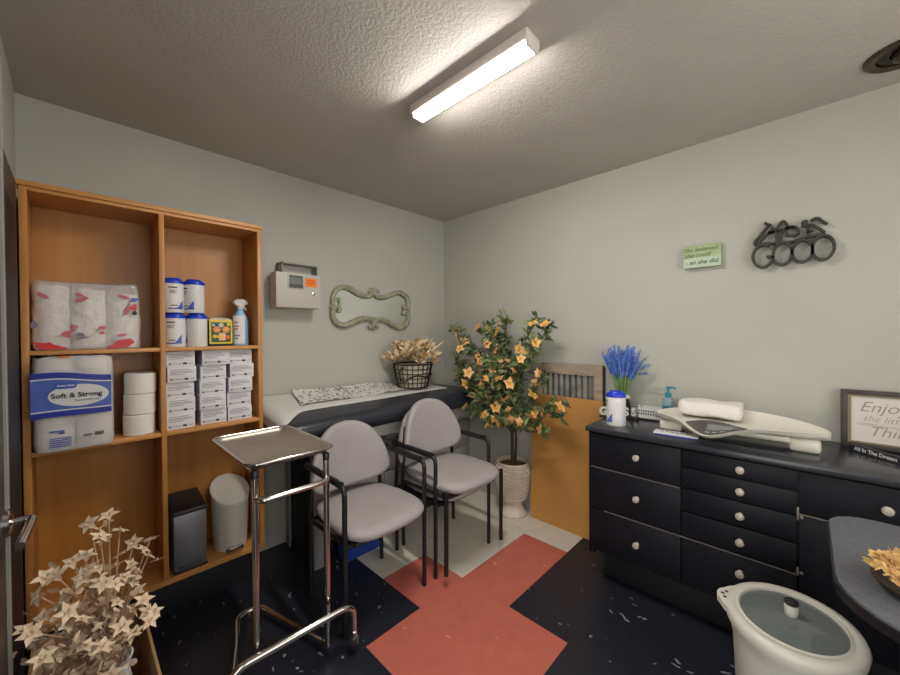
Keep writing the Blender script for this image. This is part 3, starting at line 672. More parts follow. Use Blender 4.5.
def make_chair(label, arms, loc, rz=0):
    t = thing('armchair' if arms else 'side_chair', label, 'chair', loc, rz, 'grey waiting chairs')
    seat_mesh().build('seat', parent=t, sharp=70); back_mesh().build('backrest', parent=t, sharp=70)
    for s in (-1, 1):
        if arms:
            MB().tube([(s * .232, -.175, 0), (s * .232, -.18, .655), (s * .232, .02, .665)], .0115, 'blackmetal', fillet=.035).build('front_leg', parent=t)
            MB().tube([(s * .232, -.15, .662), (s * .232, .19, .668)], .016, 'blackmetal').build('armrest', parent=t)
        else:
            MB().tube([(s * .236, -.20, 0), (s * .236, -.205, .435)], .012, 'blackmetal').build('front_leg', parent=t)
        MB().tube([(s * .215, .185, 0), (s * .215, .195, .36), (s * .208, .19, .52), (s * .18, .203, .70)], .0115, 'blackmetal', fillet=.06).build('rear_leg', parent=t)
        MB().tube([(s * .225, -.18, .40), (s * .215, .2, .385)], .010, 'blackmetal').build('side_rail', parent=t)
        if arms: MB().tube([(s * .232, .19, .662), (s * .205, .192, .60)], .011, 'blackmetal').build('arm_support', parent=t)
    MB().tube([(-.225, -.17, .388), (.225, -.17, .388)], .010, 'blackmetal').build('cross_rail', parent=t); MB().tube([(-.215, .19, .385), (.215, .19, .385)], .010, 'blackmetal').build('cross_rail', parent=t)
    MB().box((-.19, -.19, .378), (.19, .18, .399), 'black', bev=.008).build('seat_pan', parent=t)
    return t
make_chair('grey padded black-framed armchair nearest the steel tray stand', True, (-1.335, -.772, 0))
make_chair('lower black-armed grey chair of the stacked pair near the plant', True, (-.792, -.775, 0))
make_chair('upper armless grey chair stacked on another chair near the plant', False, (-.797, -.845, .062), -.01)

# ------------------------------------------------------------------ tray stand
ts = thing('tray_stand', 'chrome wheeled stand holding a tray in front of bookcase', 'tray stand', (-1.78, -.9, 0))
Lt = -ts.location
def tpart(name, q, **k): o = q.build(name, parent=ts, **k); o.location = Lt; return o
for x, z0 in ((-1.932, .19), (-1.658, .035)): tpart('post', MB().tube([(x, -.968, z0), (x, -.966, .835)], .0125, 'chrome', n=14))
for x in (-1.932, -1.658): tpart('post_cap', MB().lathe([(.0135, .812), (.0135, .835), (.01, .84)], (x, -.966, 0), 'black', 16), label='black cap')
tpart('crossbar', MB().tube([(-1.932, -.968, .735), (-1.915, -1.0, .735), (-1.676, -1.0, .735), (-1.658, -.968, .735)], .0115, 'chrome', fillet=.02))
tpart('front_foot', MB().tube([(-1.574, -1.03, .075), (-1.574, -1.03, .20), (-2.03, -.995, .185), (-2.045, -.995, .05)], .0135, 'chrome', fillet=.06, n=14))
tpart('rear_foot', MB().tube([(-1.658, -.966, .045), (-1.661, -.94, .035), (-1.775, -.52, .035), (-1.875, -.52, .035), (-1.915, -.68, .035), (-2.03, -1.0, .05)], .0125, 'chrome', fillet=.06, n=14))
for x, y in ((-1.574, -1.035), (-2.045, -1.0)):
    q = MB(); t = bmesh.new(); bmesh.ops.create_cone(t, cap_ends=True, segments=24, radius1=.031, radius2=.031, depth=.024)
    q.join(t, 'black', Matrix.Translation((x, y, .0315)) @ Matrix.Rotation(pi / 2, 4, 'X') @ Matrix.Rotation(.6, 4, 'Y'))
    q.box((x - .015, y - .015, .03), (x + .015, y + .015, .065), 'darkgrey', bev=.005); q.tube([(x, y, .06), (x, y, .085)], .014, 'chrome'); tpart('caster', q, label='black caster wheel')
q = MB(); tc_ = Vector((-1.79, -.732, .852)); n = 48
def trr(a_, b_, z, rr=.045):
    out = []
    for cxs, cys, a0 in ((1, 1, 0), (-1, 1, pi / 2), (-1, -1, pi), (1, -1, 3 * pi / 2)):
        for k in range(8):
            a = a0 + k * pi / 14; out.append((tc_.x + cxs * (a_ - rr) + rr * cos(a), tc_.y + cys * (b_ - rr) + rr * sin(a), tc_.z + z))
    return out
q.loft([trr(.02, .02, -.012, .01), trr(.146, .232, -.012, .03), trr(.153, .24, .0, .034), trr(.166, .252, .004), trr(.168, .254, .009), trr(.165, .251, .013), trr(.158, .244, .011), trr(.151, .237, .003, .034), trr(.143, .229, -.009, .03), trr(.02, .02, -.009, .01)], 'steel')
q.tube([(x_, y_, z_) for x_, y_, z_ in trr(.167, .253, .011)], .0055, 'chrome', closed=True, n=8)
tag(q.build('instrument_tray', sharp=60), 'rectangular brushed steel tray lying on the chrome stand', 'tray')
tpart('tray_support', MB().tube([(-1.658, -.966, .832), (-1.658, -.5, .832), (-1.932, -.5, .832), (-1.932, -.966, .832)], .0075, 'chrome', fillet=.03))

# ------------------------------------------------------------------ plant, board, frame
PX, PY = -.128, -.835
pt = thing('planter', 'pale woven planter urn on floor beside the orange board', 'planter', (PX, PY, 0))
def weave(q, rf, z0, z1, n=44, rows=18):
    for k in range(rows):
        za = z0 + (z1 - z0) * k / rows; zb = z0 + (z1 - z0) * (k + 1) / rows; r_ = rf((k + .5) / rows)
        for j in range(n):
            a = 2 * pi * (j + .5 * (k % 2)) / n; w_ = pi / n * 1.15; sg = 1 if k % 2 else -1; dz = .010 * sg
            P = [Vector((r_ * cos(a + w_ * u), r_ * sin(a + w_ * u), (za + zb) / 2 + dz * u)) for u in (-1, 0, 1)]
            P[1] += Vector((cos(a), sin(a), 0)) * .005; q.tube(P, [.0036, .0046, .0036], 'woven', n=6)
    return q
q = MB(); rfn = lambda t: .090 + .036 * sin(pi * min(1, t * 1.05) * .62) ** .8 - .012 * max(0, t - .75) / .25
q.lathe([(rfn(k / 16) - .004, .118 + .26 * k / 16) for k in range(17)], m='woven2', n=40, caps=False); weave(q, rfn, .118, .378).build('basket_body', parent=pt, sharp=80)
MB().lathe([(.098, 0), (.104, .012), (.096, .03), (.073, .072), (.070, .098), (.088, .122)], m='woven', n=40).build('foot', parent=pt)
MB().lathe([(.112, .374), (.118, .381), (.113, .388), (.105, .382), (.103, .36)], m='woven', n=40, caps=False).build('rim', parent=pt)
MB().lathe([(.001, .352), (.06, .358), (.106, .34), (.106, .32)], m='soil', n=30, caps=False).build('moss', parent=pt, label='brown moss')
tree = thing('artificial_tree', 'green leafy artificial tree with orange blossoms in woven planter', 'plant', (PX, PY, .35))
tips = [(-.24, -.33, 1.37), (-.22, -.42, 1.30), (-.30, -.50, 1.24), (-.2, -.60, 1.37), (-.26, -.72, 1.39), (-.2, -.83, 1.44), (-.3, -.76, 1.28), (-.22, -1.10, 1.43), (-.2, -1.18, 1.38), (-.26, -1.10, 1.27), (-.3, -1.0, 1.14), (-.22, -1.14, 1.06), (-.28, -1.32, .90), (-.24, -1.27, .80), (-.28, -1.18, .68), (-.22, -.36, 1.13), (-.25, -.42, .99), (-.33, -.60, .76), (-.38, -.70, .88), (-.4, -.82, 1.02), (-.36, -.92, .74), (-.34, -.62, 1.06), (-.14, -.55, 1.14), (-.32, -.76, .69), (-.38, -1.0, .88), (-.34, -.56, .95), (-.14, -.92, 1.16), (-.42, -.84, 1.16), (-.12, -.70, 1.08), (-.33, -1.04, .72), (-.3, -.50, 1.02)]
wood = MB(); lv = MB(); bls = []
wood.tube(smooth([(0, 0, -.02), (.008, .008, .2), (-.01, -.005, .42), (.0, .0, .62), (-.01, .01, .85)]), [.013, .006], 'bark', n=8)
wood.tube(smooth([(.012, -.012, -.02), (.02, -.02, .2), (.0, -.03, .45), (-.02, -.06, .7)]), [.009, .004], 'bark', n=8)
rb = random.Random(4)
for tx, ty, tz in tips:
    e = Vector((tx - PX, ty - PY, tz - .35)); hz = max(.24, e.z - .38 - .4 * (abs(e.y))) if e.z > .45 else max(.22, e.z * .75)
    s0 = Vector((0, 0, min(hz, .8))); mid = (s0 + e) / 2 + Vector((rb.uniform(-.03, .03), rb.uniform(-.03, .03), .05))
    br = smooth([s0, mid, e], 8); wood.tube(br, [.005, .002], 'bark', n=6)
    N = len(br)
    for k in range(int(N * .35), N):
        for _ in range(5):
            pos = br[k] + Vector((rb.uniform(-.02, .02), rb.uniform(-.02, .02), rb.uniform(-.02, .02)))
            dd = Vector((rb.uniform(-1, 1), rb.uniform(-1, 1), rb.uniform(-.5, 1)))
            frond(lv, pos, dd, rb.uniform(.045, .075), rb.uniform(.008, .012), 'leaf' if rb.random() < .62 else 'leaf2', .15)
    for k in (N - 2, int(N * .70), int(N * .5)):
        if rb.random() < .82: bls.append((br[k] + Vector((rb.uniform(-.06, .0), rb.uniform(-.03, .03), rb.uniform(-.03, .03))), rb.uniform(.95, 1.6)))
wood.build('trunk', parent=tree); lv.build('foliage', parent=tree, sharp=80)
def blossom_mesh(m_, r, wd, npet=5, seed=1, cup=.25, m2=None):
    rs = random.Random(seed); q = MB()
    for k in range(npet):
        a = 2 * pi * k / npet + rs.uniform(-.15, .15); d = Vector((cos(a), sin(a), cup + rs.uniform(-.1, .15)))
        n_ = Vector((-cos(a) * cup, -sin(a) * cup, 1)).normalized()
        frond(q, (0, 0, 0), d, r * rs.uniform(.85, 1.1), wd, m_, -.12, n_)
    for k in range(3):
        a = 2.1 * k; frond(q, (0, 0, 0), Vector((cos(a) * .5, sin(a) * .5, 1)), r * .45, wd * .45, m2 or m_, .1, Vector((cos(a), sin(a), 0)))
    return q
b0 = blossom_mesh('petal', .034, .0135, m2='yellow').build('blossom', parent=tree, sharp=80)
for k, (pos, s_) in enumerate(bls):
    o = b0 if k == 0 else b0.copy()
    if k: COL.objects.link(o); o.parent = tree
    o.location = pos; o.scale = (s_,) * 3; o.rotation_euler = (rb.uniform(-.9, .9), rb.uniform(-1.9, -.3), rb.uniform(0, 6.28))

bd = MB(); 
def slab(q, y0, y1, xb, xt, th, h, m_): q.loft([[(xb, y0, 0), (xb, y1, 0), (xb - th, y1, 0), (xb - th, y0, 0)], [(xt, y0, h), (xt, y1, h), (xt - th, y1, h), (xt - th, y0, h)]], m_)
slab(bd, -1.475, -.965, -.075, -.052, .016, .895, 'board')
tag(bd.build('leaning_board'), 'plain orange tan board leaning on the wall beside the dresser', 'board')
wf = thing('wall_panel_frame', 'weathered wood frame with corrugated panel behind the orange board', 'frame', (-.024, -1.215, 0))
y0, y1 = -.245, .245
for a, b in (((-.014, y0, 0), (.014, y0 + .055, 1.115)), ((-.014, y1 - .055, 0), (.014, y1, 1.115)), ((-.015, y0 + .055, 1.045), (.013, y1 - .055, 1.115)), ((-.015, y0 + .055, 0), (.013, y1 - .055, .07))):
    MB().box(a, b, 'weathered', bev=.002).build('frame_rail', parent=wf)
MB().box((-.006, y0 - .008, .0), (.014, y0 - .0005, 1.115), 'inkdark').build('side_edge', parent=wf, label='black edge')
MB().grid(lambda u, v: (.004 + .006 * sin(u * 2 * pi * 9), y0 + .056 + .378 * u, .07 + .975 * v), 120, 1, 'corrug').build('corrugated_panel', parent=wf, sharp=80)

# ------------------------------------------------------------------ dresser
DX, DT = -.47, .834
ds = thing('dresser', 'long black dresser with glass knobs along the right wall', 'dresser', (-.24, -2.2, 0))
Ld = -ds.location
def dpart(name, m_, boxes, bev=.003, **k):
    q = MB()
    for a, b in boxes: q.box(a, b, m_, bev=bev)
    o = q.build(name, parent=ds, **k); o.location = Ld; return o
dpart('countertop', 'blacktop', [((-.488, -2.87, .808), (-.004, -1.545, DT))], .006)
dpart('body', 'blackwood', [((-.455, -2.86, .175), (-.006, -1.553, .808))])
dpart('plinth', 'dark', [((-.36, -2.82, 0), (-.02, -1.60, .175))])
dpart('side_foot', 'blackwood', [((-.46, -1.585, .155), (-.02, -1.555, .18))])
def knob(parent, y, z):
    q = MB(); q.lathe([(.009, 0), (.006, .008), (.012, .016), (.0155, .023), (.0135, .03), (.007, .033), (.001, .033)], m='knob', n=20)
    o = q.build('knob', parent=parent, label='pale faceted knob'); o.matrix_local = Matrix(((0, 0, -1, DX - .0), (0, 1, 0, y), (1, 0, 0, z), (0, 0, 0, 1)))
def drawer(y0, y1, z0, z1, knobs, name='drawer'):
    dr = dpart(name, 'blackwood', [((DX, y1 + .0012, z0 + .002), (-.453, y0 - .0012, z1 - .002))], .0015)
    for y, z in knobs: knob(dr, y, z)
    return dr
drawer(-1.565, -1.985, .622, .80, [(-1.80, .72)]); drawer(-1.565, -1.985, .403, .62, [(-1.80, .518)]); drawer(-1.565, -1.985, .185, .40, [(-1.80, .293)])
for z0, z1, kz in ((.722, .80, .763), (.628, .72, .674), (.522, .626, .573), (.403, .52, .464), (.185, .40, .334)): drawer(-1.987, -2.368, z0, z1, [(-2.197, kz)])
drawer(-2.372, -2.85, .638, .80, [(-2.588, .726)])
dd_ = drawer(-2.372, -2.61, .185, .633, [], 'cabinet_door'); drawer(-2.612, -2.85, .185, .633, [], 'cabinet_door')
dpart('worn_edge', 'brass', [((DX - .0012, -1.98, .6195), (DX + .004, -1.571, .6225))], 0, label='pale worn edge line'); dpart('worn_edge', 'brass', [((DX - .0012, -2.365, .400), (DX + .004, -1.64, .403))], 0, label='pale worn edge line'); dpart('worn_edge', 'brass', [((DX - .0012, -2.46, .634), (DX + .004, -2.37, .637))], 0, label='pale worn edge line')
for z0, z1 in ((.40, .432), (.612, .662)): dpart('hinge', 'brass', [((DX - .005, -2.373, z0), (DX, -2.366, z1)), ((DX - .005, -2.385, z0 + .008), (DX, -2.375, z0 + .02))], .002)

# things on the dresser
canister('white wipes canister with blue lid standing on the dresser', 0.0485, .18, (-.345, -1.655, DT), -2.3)
vs = thing('vase', 'small dark vase on dresser behind the wipes canister', 'vase', (-.09, -1.60, DT))
MB().lathe([(.03, 0), (.042, .01), (.046, .05), (.04, .085), (.036, .1), (.04, .112), (.034, .112), (.03, .02)], m='black', n=28, caps=False).build('body', parent=vs)
q = MB()
for s_ in (-1, 1): q.ball((-.03, s_ * .018 - .02, .115), .016, 'signwhite', (.5, 1.1, .7), 10)
q.ball((-.036, -.02, .115), .008, 'whiteplastic'); q.build('bow', parent=vs, label='white bow')
lvd = thing('lavender_bunch', 'bunch of artificial blue lavender in the dark vase', 'flowers', (-.09, -1.60, DT + .11))
random.seed(21); stems = MB(); tops = []
for k in range(44):
    a = k * 2.39996; r = math.sqrt((k + .5) / 44); e = Vector((.088 * r * cos(a), .115 * r * sin(a), .275 + random.uniform(-.035, .035) - .06 * r * r)); s0 = Vector((.026 * r * cos(a), .026 * r * sin(a), -.03))
    p = smooth([s0, (s0 + e) / 2 + Vector((e.x * -.15, e.y * -.15, 0)), e], 5); stems.tube(p, .0028, 'stem', n=5); tops.append((p[int(len(p) * .60)], e))
for k in range(60):
    dd = rdir(1.6, .55); frond(stems, (0, 0, -.02), dd, random.uniform(.12, .2), .0035, 'stem', .1)
stems.build('stems', parent=lvd)
for p0, p1 in tops:
    q = MB(); d_ = (p1 - p0)
    for j in range(30):
        t = j / 29; c = p0 + d_ * t * 1.15; a = j * 2.4; rr = .006
        frond(q, c, (cos(a), sin(a), .9), .0155 * (1.1 - .4 * t), .004, 'lav', .1)
    q.tube([p0, p0 + d_ * 1.1], [.006, .003], 'lav', n=6); q.build('flower_spike', parent=lvd)
for k in range(5):
    a = -.9 + k * .25; q = MB(); p0 = Vector((0, -.02, .12)); p1 = Vector((.03 - .02 * k, -.13 - .01 * k, .15 + .05 * (k % 3)))
    q.tube([p0, p1], .0015, 'stem', n=5)
    for j in range(16): frond(q, p0 + (p1 - p0) * (.6 + .4 * j / 16), (cos(j * 2.4), sin(j * 2.4), .6), .012, .003, 'lav', .1)
    q.build('flower_spike', parent=lvd)
gs = thing('word_sign', 'small white cut-out letter sign behind the wipes canister', 'sign', (-.185, -1.613, DT))
gr = Matrix.Rotation(.5, 4, 'Z')
MB().box((-.008, -.105, 0), (.008, .105, .01), 'inkdark', bev=.001, mtx=gr).build('base', parent=gs)
for k, ch in enumerate('GUESS'):
    text_mesh('letter', ch, .062, gr @ face_right(-.002, 0.083 - .0405 * k, .036), 'whiteplastic', gs, ext=.006, bold=.0022)
q = MB(); q.tube([(0, -.09, .005), (0, -.09, .085), (0, -.12, .085), (0, -.12, .06)], .002, 'chrome', fillet=.01); q.build('wire_hook', parent=gs)
wb = thing('slotted_tray', 'low white slotted plastic tray along wall behind baby scale', 'tray', (-.07, -1.79, DT))
q = MB(); q.box((-.05, -.10, 0), (.05, .10, .006), 'whiteplastic')
for a, b in (((-.05, -.1, 0), (-.045, .1, .062)), ((.045, -.1, 0), (.05, .1, .062)), ((-.05, -.1, 0), (.05, -.095, .062)), ((-.05, .095, 0), (.05, .1, .062))): q.box(a, b, 'whiteplastic')
q.build('body', parent=wb)
q = MB()
for r_ in range(2):
    for k in range(14): q.box((-.0512, .084 - k * .0125, .026 + r_ * .016), (-.0495, .091 - k * .0125, .036 + r_ * .016), 'inkdark')
q.build('slots', parent=wb, label='dark slots')
sn = thing('sanitizer_bottle', 'clear hand gel bottle with teal pump on dresser', 'pump bottle', (-.1, -1.848, DT + .0062))
sn.location = (-.075, -1.84, DT + .0062)
MB().lathe([(.026, 0), (.03, .005), (.03, .105), (.022, .125), (.012, .13)], m='gel', n=28, sy=1).build('bottle', parent=sn)
MB().lathe([(.0265, .006), (.027, .07), (.001, .07)], m='paleblue', n=24).build('gel', parent=sn)
MB().grid(lambda u, v: (.0306 * cos(pi * .75 + 1.3 * u), .0306 * sin(pi * .75 + 1.3 * u), .03 + .05 * v), 10, 1, 'teal').build('label', parent=sn)
q = MB(); q.lathe([(.016, .126), (.016, .15), (.008, .152), (.006, .175), (.011, .178), (.011, .186), (.001, .187)], m='teal', n=20); q.tube([(0, 0, .182), (-.012, -.03, .184), (-.016, -.04, .178)], .005, 'teal'); q.build('pump', parent=sn, label='teal pump')

# baby scale
bs = thing('baby_scale', 'long cream baby scale with grey display on the dresser', 'scale', (-.25, -2.145, DT))
def hw(s): return .035 + .13 * max(0, 1 - abs(s) ** 2.4) ** .62
SC = -.2
def front(s): return hw(s) + .098 * math.exp(-((s - SC) / .33) ** 2)
def tz(t, s):
    e = 1 - s * s; b = math.exp(-((s - SC) / .30) ** 2)
    z = .070
    if t < -.4: z += .022 * ((-t - .4) / .6) ** 1.5 * (1 - b) - .018 * b * ((-t - .4) / .6) ** 1.3
    if t < -.05: z += .020 * b * math.exp(-((t + .42) / .22) ** 2)
    if t > .2: z += (.012 + .028 * e) * ((t - .2) / .8) ** 2
    return z
def tp(t, s, dz=0): return Vector(((t * front(s) if t < 0 else t * hw(s)), -.318 * s, tz(t, s) + dz))
N = 48; rings = []
for k in range(N + 1):
    s = -1 + 2 * k / N
    top = [tuple(tp(t, s)) for t in (-1, -.96, -.88, -.75, -.6, -.45, -.2, .2, .45, .7, .88, .97, 1)]
    bot = [(x * .94, y, max(.034, z - (.016 if 0 < i < 12 else .010))) for i, (x, y, z) in reversed(list(enumerate(top)))]
    rings.append(top + bot)
MB().loft(rings, 'scale').build('tray', parent=bs, sharp=60)
MB().box((-.07, -.20, .03), (.08, .20, .06), 'scale', bev=.012, seg=3).build('base', parent=bs)
for sy in (-1, 1):
    MB().box((-.07, sy * .24 - .05, 0), (.04, sy * .24 + .05, .055), 'scale', bev=.018, seg=3).build('foot', parent=bs)
def patch(t0, t1, s0, s1, m_, dz, name, parent, ell=False, **kw):
    q = MB()
    if ell: q.grid(lambda u, v: tp((t0 + t1) / 2 + (t1 - t0) / 2 * u * cos(2 * pi * v), (s0 + s1) / 2 + (s1 - s0) / 2 * u * sin(2 * pi * v), dz), 8, 36, m_)
    else: q.grid(lambda u, v: tp(t0 + (t1 - t0) * u, s0 + (s1 - s0) * v, dz), 4, 10, m_)
    return q.build(name, parent=parent, **kw)
dp = patch(-.97, -.42, SC - .30, SC + .42, 'darkgrey', .0025, 'display_panel', bs, True, label='dark grey control panel')
patch(-.78, -.58, SC - .02, SC + .26, 'lcd', .0045, 'screen', dp)
for k in range(3): patch(-.89, -.84, SC - .02 + .08 * k, SC + .03 + .08 * k, 'lightgrey', .0045, 'button', dp)
tw = MB()
def tring(x, s):
    rr = random.Random(int(x * 1000)); return [(-.012 + .085 * s * math.copysign(abs(cos(a)) ** .5, cos(a)) , x, .113 + .036 * s * math.copysign(abs(sin(a)) ** .6, sin(a)) + .003 * sin(40 * x + 3 * a)) for a in [2 * pi * j / 28 for j in range(28)]]
tw.loft([tring(.195 - .245 * k / 14, .9 if k in (0, 14) else 1) for k in range(15)], 'towel'); o = tw.build('folded_towel', sharp=75, loc=(-.18, -2.125, DT + .006), label='folded white towel lying on the baby scale', category='towel')
pc = thing('flat_packet', 'flat white and blue packet on the dresser front edge', 'packet', (-.383, -1.945, DT))
rm = Matrix.Rotation(.1, 4, 'Z')
MB().box((-.032, -.09, 0), (.032, .09, .014), 'whiteplastic', bev=.002, mtx=rm).build('carton', parent=pc)
q = MB(); q.box((-.0328, -.09, .001), (-.0318, .088, .007), 'navyblue', mtx=rm)
for k in range(6): q.box((-.005, -.05 + k * .02, .0137), (.008, -.038 + k * .02, .0146), 'ink', mtx=rm)
q.build('print', parent=pc, label='blue edge and print')

# framed sign and text block
fs = thing('framed_sign', 'dark framed white script sign leaning on wall at dresser end', 'sign', (-.05, -2.665, DT), 0)
tilt = Matrix.Rotation(.10, 4, 'Y')
for a, b in (((-.014, .145, 0), (.014, .165, .243)), ((-.014, -.165, 0), (.014, -.145, .243)), ((-.014, -.145, .223), (.014, .145, .243)), ((-.014, -.145, 0), (.014, .145, .02))):
    MB().box(a, b, 'signframe', bev=.002, mtx=tilt).build('frame_rail', parent=fs)
q = MB()
for a, b in (((-.010, .135, .02), (.010, .145, .223)), ((-.010, -.145, .02), (.010, -.135, .223)), ((-.010, -.135, .215), (.010, .135, .223)), ((-.010, -.135, .02), (.010, .135, .026))): q.box(a, b, 'olive', mtx=tilt)
q.build('inner_trim', parent=fs, label='olive inner trim')
MB().box((-.004, -.137, .02), (.008, .137, .22), 'signwhite', mtx=tilt).build('panel', parent=fs)
for tx, sz, yy, zz in (('Enjoy', .062, .045, .172), ('the little', .036, .04, .124), ('Things', .058, .012, .072)):
    text_mesh('lettering', tx, sz, tilt @ face_right(-.0048, yy, zz), 'signink', fs, ext=.0005, shear=.35, bold=-.0006)
q = MB(); q.box((-.0055, -.1, .096), (-.0042, .115, .0975), 'signink', mtx=tilt); q.box((-.0055, .06, .102), (-.0042, .118, .1035), 'signink', mtx=tilt); q.build('rule', parent=fs)
tb_ = thing('word_block', 'thin black block with white lettering in front of framed sign', 'sign', (-.19, -2.587, DT), 0)
tb_.rotation_euler = (0, 0, -.80)
MB().box((-.009, -.15, 0), (.009, .085, .027), 'inkdark', bev=.0015).build('block', parent=tb_)
text_mesh('lettering', 'All In The Dream', .0205, face_right(-.0095, -.005, .0135), 'whiteplastic', tb_, bold=.0003)

# ------------------------------------------------------------------ right wall decor
gsn = thing('wood_word_sign', 'small green painted wood sign with script on the wall', 'sign', (0, -1.988, 1.736))
MB().box((-.034, -.084, -.0595), (-.001, .084, .0595), 'green', bev=.002).build('board', parent=gsn)
MB().box((-.0348, -.0835, -.059), (-.0338, .0835, -.008), 'palegreen').build('lower_stripe', parent=gsn, label='pale green lower half')
for tx, sz, yy, zz, m_ in (('She believed', .03, .008, .036, 'greenink'), ('she could', .03, .02, .006, 'greenink'), ('- so she did.', .031, 0, -.032, 'inkdark')):
    text_mesh('lettering', tx, sz, face_right(-.0352, yy, zz), m_, gsn, ext=.0005, shear=.3, bold=.0002 if m_ == 'inkdark' else 0)
go = thing('iron_word_art', 'dark iron horseshoe wall art spelling Life is GOOD', 'wall art', (0, -2.33, 1.74))
def strip(name, pts, wd=.03, th=.0052, close=False, x=-.022):
    q = MB(); P = [(x, y + 2.33, z - 1.74) for y, z in pts]
    if len(P) > 2: P = smooth([*P], 5) if not close else [Vector(p) for p in P]
    q.tube(P, th, 'darkiron', flat=((1, 0, 0), wd), closed=close); return q.build(name, parent=go)
def el(cy, cz, ry, rz, a0=0, a1=360, n=32): return [(cy - ry * cos(radians(a0 + (a1 - a0) * k / n)), cz + rz * sin(radians(a0 + (a1 - a0) * k / n))) for k in range(n + (0 if a1 - a0 == 360 else 1))]
strip('letter_g', el(-2.236, 1.698, .037, .054, 55, 355) + [(-2.270, 1.69), (-2.25, 1.694)], .036)
for cy, cz, ry, rz in ((-2.307, 1.699, .033, .053), (-2.376, 1.70, .034, .05), (-2.443, 1.705, .035, .054)): strip('letter_o' if cy > -2.44 else 'letter_d', el(cy, cz, ry, rz), .036, close=True)
for nm_, pts in dict(letter_l=[(-2.203, 1.767), (-2.257, 1.844)], letter_l_foot=[(-2.242, 1.859), (-2.267, 1.84)], letter_l_base=[(-2.203, 1.767), (-2.215, 1.761), (-2.27, 1.821)], letter_i=[(-2.256, 1.809), (-2.27, 1.808), (-2.28, 1.819), (-2.27, 1.832)], letter_f=[(-2.286, 1.758), (-2.289, 1.811), (-2.294, 1.836), (-2.308, 1.852), (-2.32, 1.839), (-2.326, 1.818)], letter_f_stem=[(-2.302, 1.756), (-2.303, 1.811)], letter_f_bar=[(-2.256, 1.806), (-2.306, 1.811)], letter_e=[(-2.306, 1.811), (-2.346, 1.817), (-2.363, 1.799), (-2.359, 1.781), (-2.342, 1.779), (-2.323, 1.788), (-2.32, 1.811), (-2.334, 1.82), (-2.351, 1.813)], base_bar=[(-2.22, 1.757), (-2.278, 1.754), (-2.338, 1.75), (-2.396, 1.763), (-2.45, 1.762)], letter_s_stem=[(-2.396, 1.765), (-2.393, 1.813)], letter_s_serif=[(-2.37, 1.816), (-2.407, 1.815)], letter_s=[(-2.403, 1.832), (-2.415, 1.84), (-2.427, 1.84), (-2.437, 1.828), (-2.446, 1.817), (-2.456, 1.809)], letter_s_leg=[(-2.407, 1.815), (-2.427, 1.797), (-2.447, 1.772)], letter_s_tick=[(-2.39, 1.783), (-2.411, 1.789)]).items(): strip(nm_, pts, .022 if nm_ != 'base_bar' else .03)
strip('dot', el(-2.383, 1.831, .007, .006, n=12), .02, close=True)

# ------------------------------------------------------------------ bin with glass lid, grey table, gold flowers
BZ = .511
lbn = thing('lidded_bin', 'round cream bin with grey see-through lid in front of dresser', 'bin', (-.965, -2.362, 0))
R = .142
MB().lathe([(.105, 0), (.112, .006), (.132, BZ - .09), (.140, BZ - .05), (R + .006, BZ - .035), (R + .01, BZ - .012), (R + .004, BZ), (R - .014, BZ + .002), (R - .022, BZ - .006), (R - .03, BZ - .012), (.118, BZ - .05), (.1, .02), (.001, .012)], m='cream', n=48, caps=False, sx=1.10).build('body', parent=lbn, sharp=60)
MB().lathe([(.117, BZ - .010), (.118, BZ - .004), (.09, BZ + .004), (.05, BZ + .009), (.001, BZ + .010)], m='lidglass', n=48, caps=False, sx=1.10).build('lid', parent=lbn, label='grey see-through lid')
MB().lathe([(.127, BZ - .012), (.127, BZ - .002), (.118, BZ + .002), (.114, BZ - .004), (.114, BZ - .012)], m='cream', n=48, caps=False, sx=1.10).build('lid_rim', parent=lbn)
q = MB(); q.lathe([(.012, BZ + .008), (.015, BZ + .012), (.016, BZ + .034), (.014, BZ + .040)], m='cream', n=20); kb = q.build('lid_knob', parent=lbn)
MB().lathe([(.013, BZ + .040), (.016, BZ + .043), (.016, BZ + .05), (.010, BZ + .054), (.001, BZ + .054)], m='black', n=20).build('knob_top', parent=kb, label='black upper end of the knob')  # upper end of the lid knob, coloured black
ang = pi / 2; er = Matrix.Rotation(ang, 4, 'Z')
hp = [(0, -.075), (.02, -.05), (.03, -.032), (.039, -.02), (.043, 0), (.039, .02), (.03, .032), (.02, .05), (0, .075)]
q = MB(); q.loft([[er @ Vector((R - .012 + a, b, z)) for a, b in hp] for z in (BZ - .022, BZ - .004)], 'cream'); ea = q.build('handle', parent=lbn)
for k in (-1, 0, 1): MB().lathe([(.0055, -.0028), (.0055, .0006), (.001, .0006)], tuple(er @ Vector((R + .016 - .008 * abs(k), .016 * k, BZ - .004))), 'inkdark', 12).build('handle_hole', parent=ea, label='dark hole')
gt = thing('side_table', 'grey topped table with black edge at right front corner', 'table', (-.99, -2.85, 0))
def rrect(x0, x1, y0, y1, rc, z, n=8):
    out = []
    for cx_, cy_, a0, q_ in ((x1 - rc, y1 - rc, 0, rc), (x0 + rc + .09, y1 - rc - .09, pi / 2, rc + .09), (x0 + rc, y0 + rc, pi, rc), (x1 - rc, y0 + rc, 3 * pi / 2, rc)):
        for k in range(n + 1): a = a0 + k * pi / 2 / n; out.append((cx_ + q_ * cos(a), cy_ + q_ * sin(a), z))
    return out
X0, X1, Y0, Y1 = -.32, .31, -.41, .412
MB().loft([rrect(X0 + .01, X1 - .01, Y0 + .01, Y1 - .01, .09, .718), rrect(X0, X1, Y0, Y1, .1, .724), rrect(X0, X1, Y0, Y1, .1, .744)], 'black').build('edge_band', parent=gt, label='black edge')
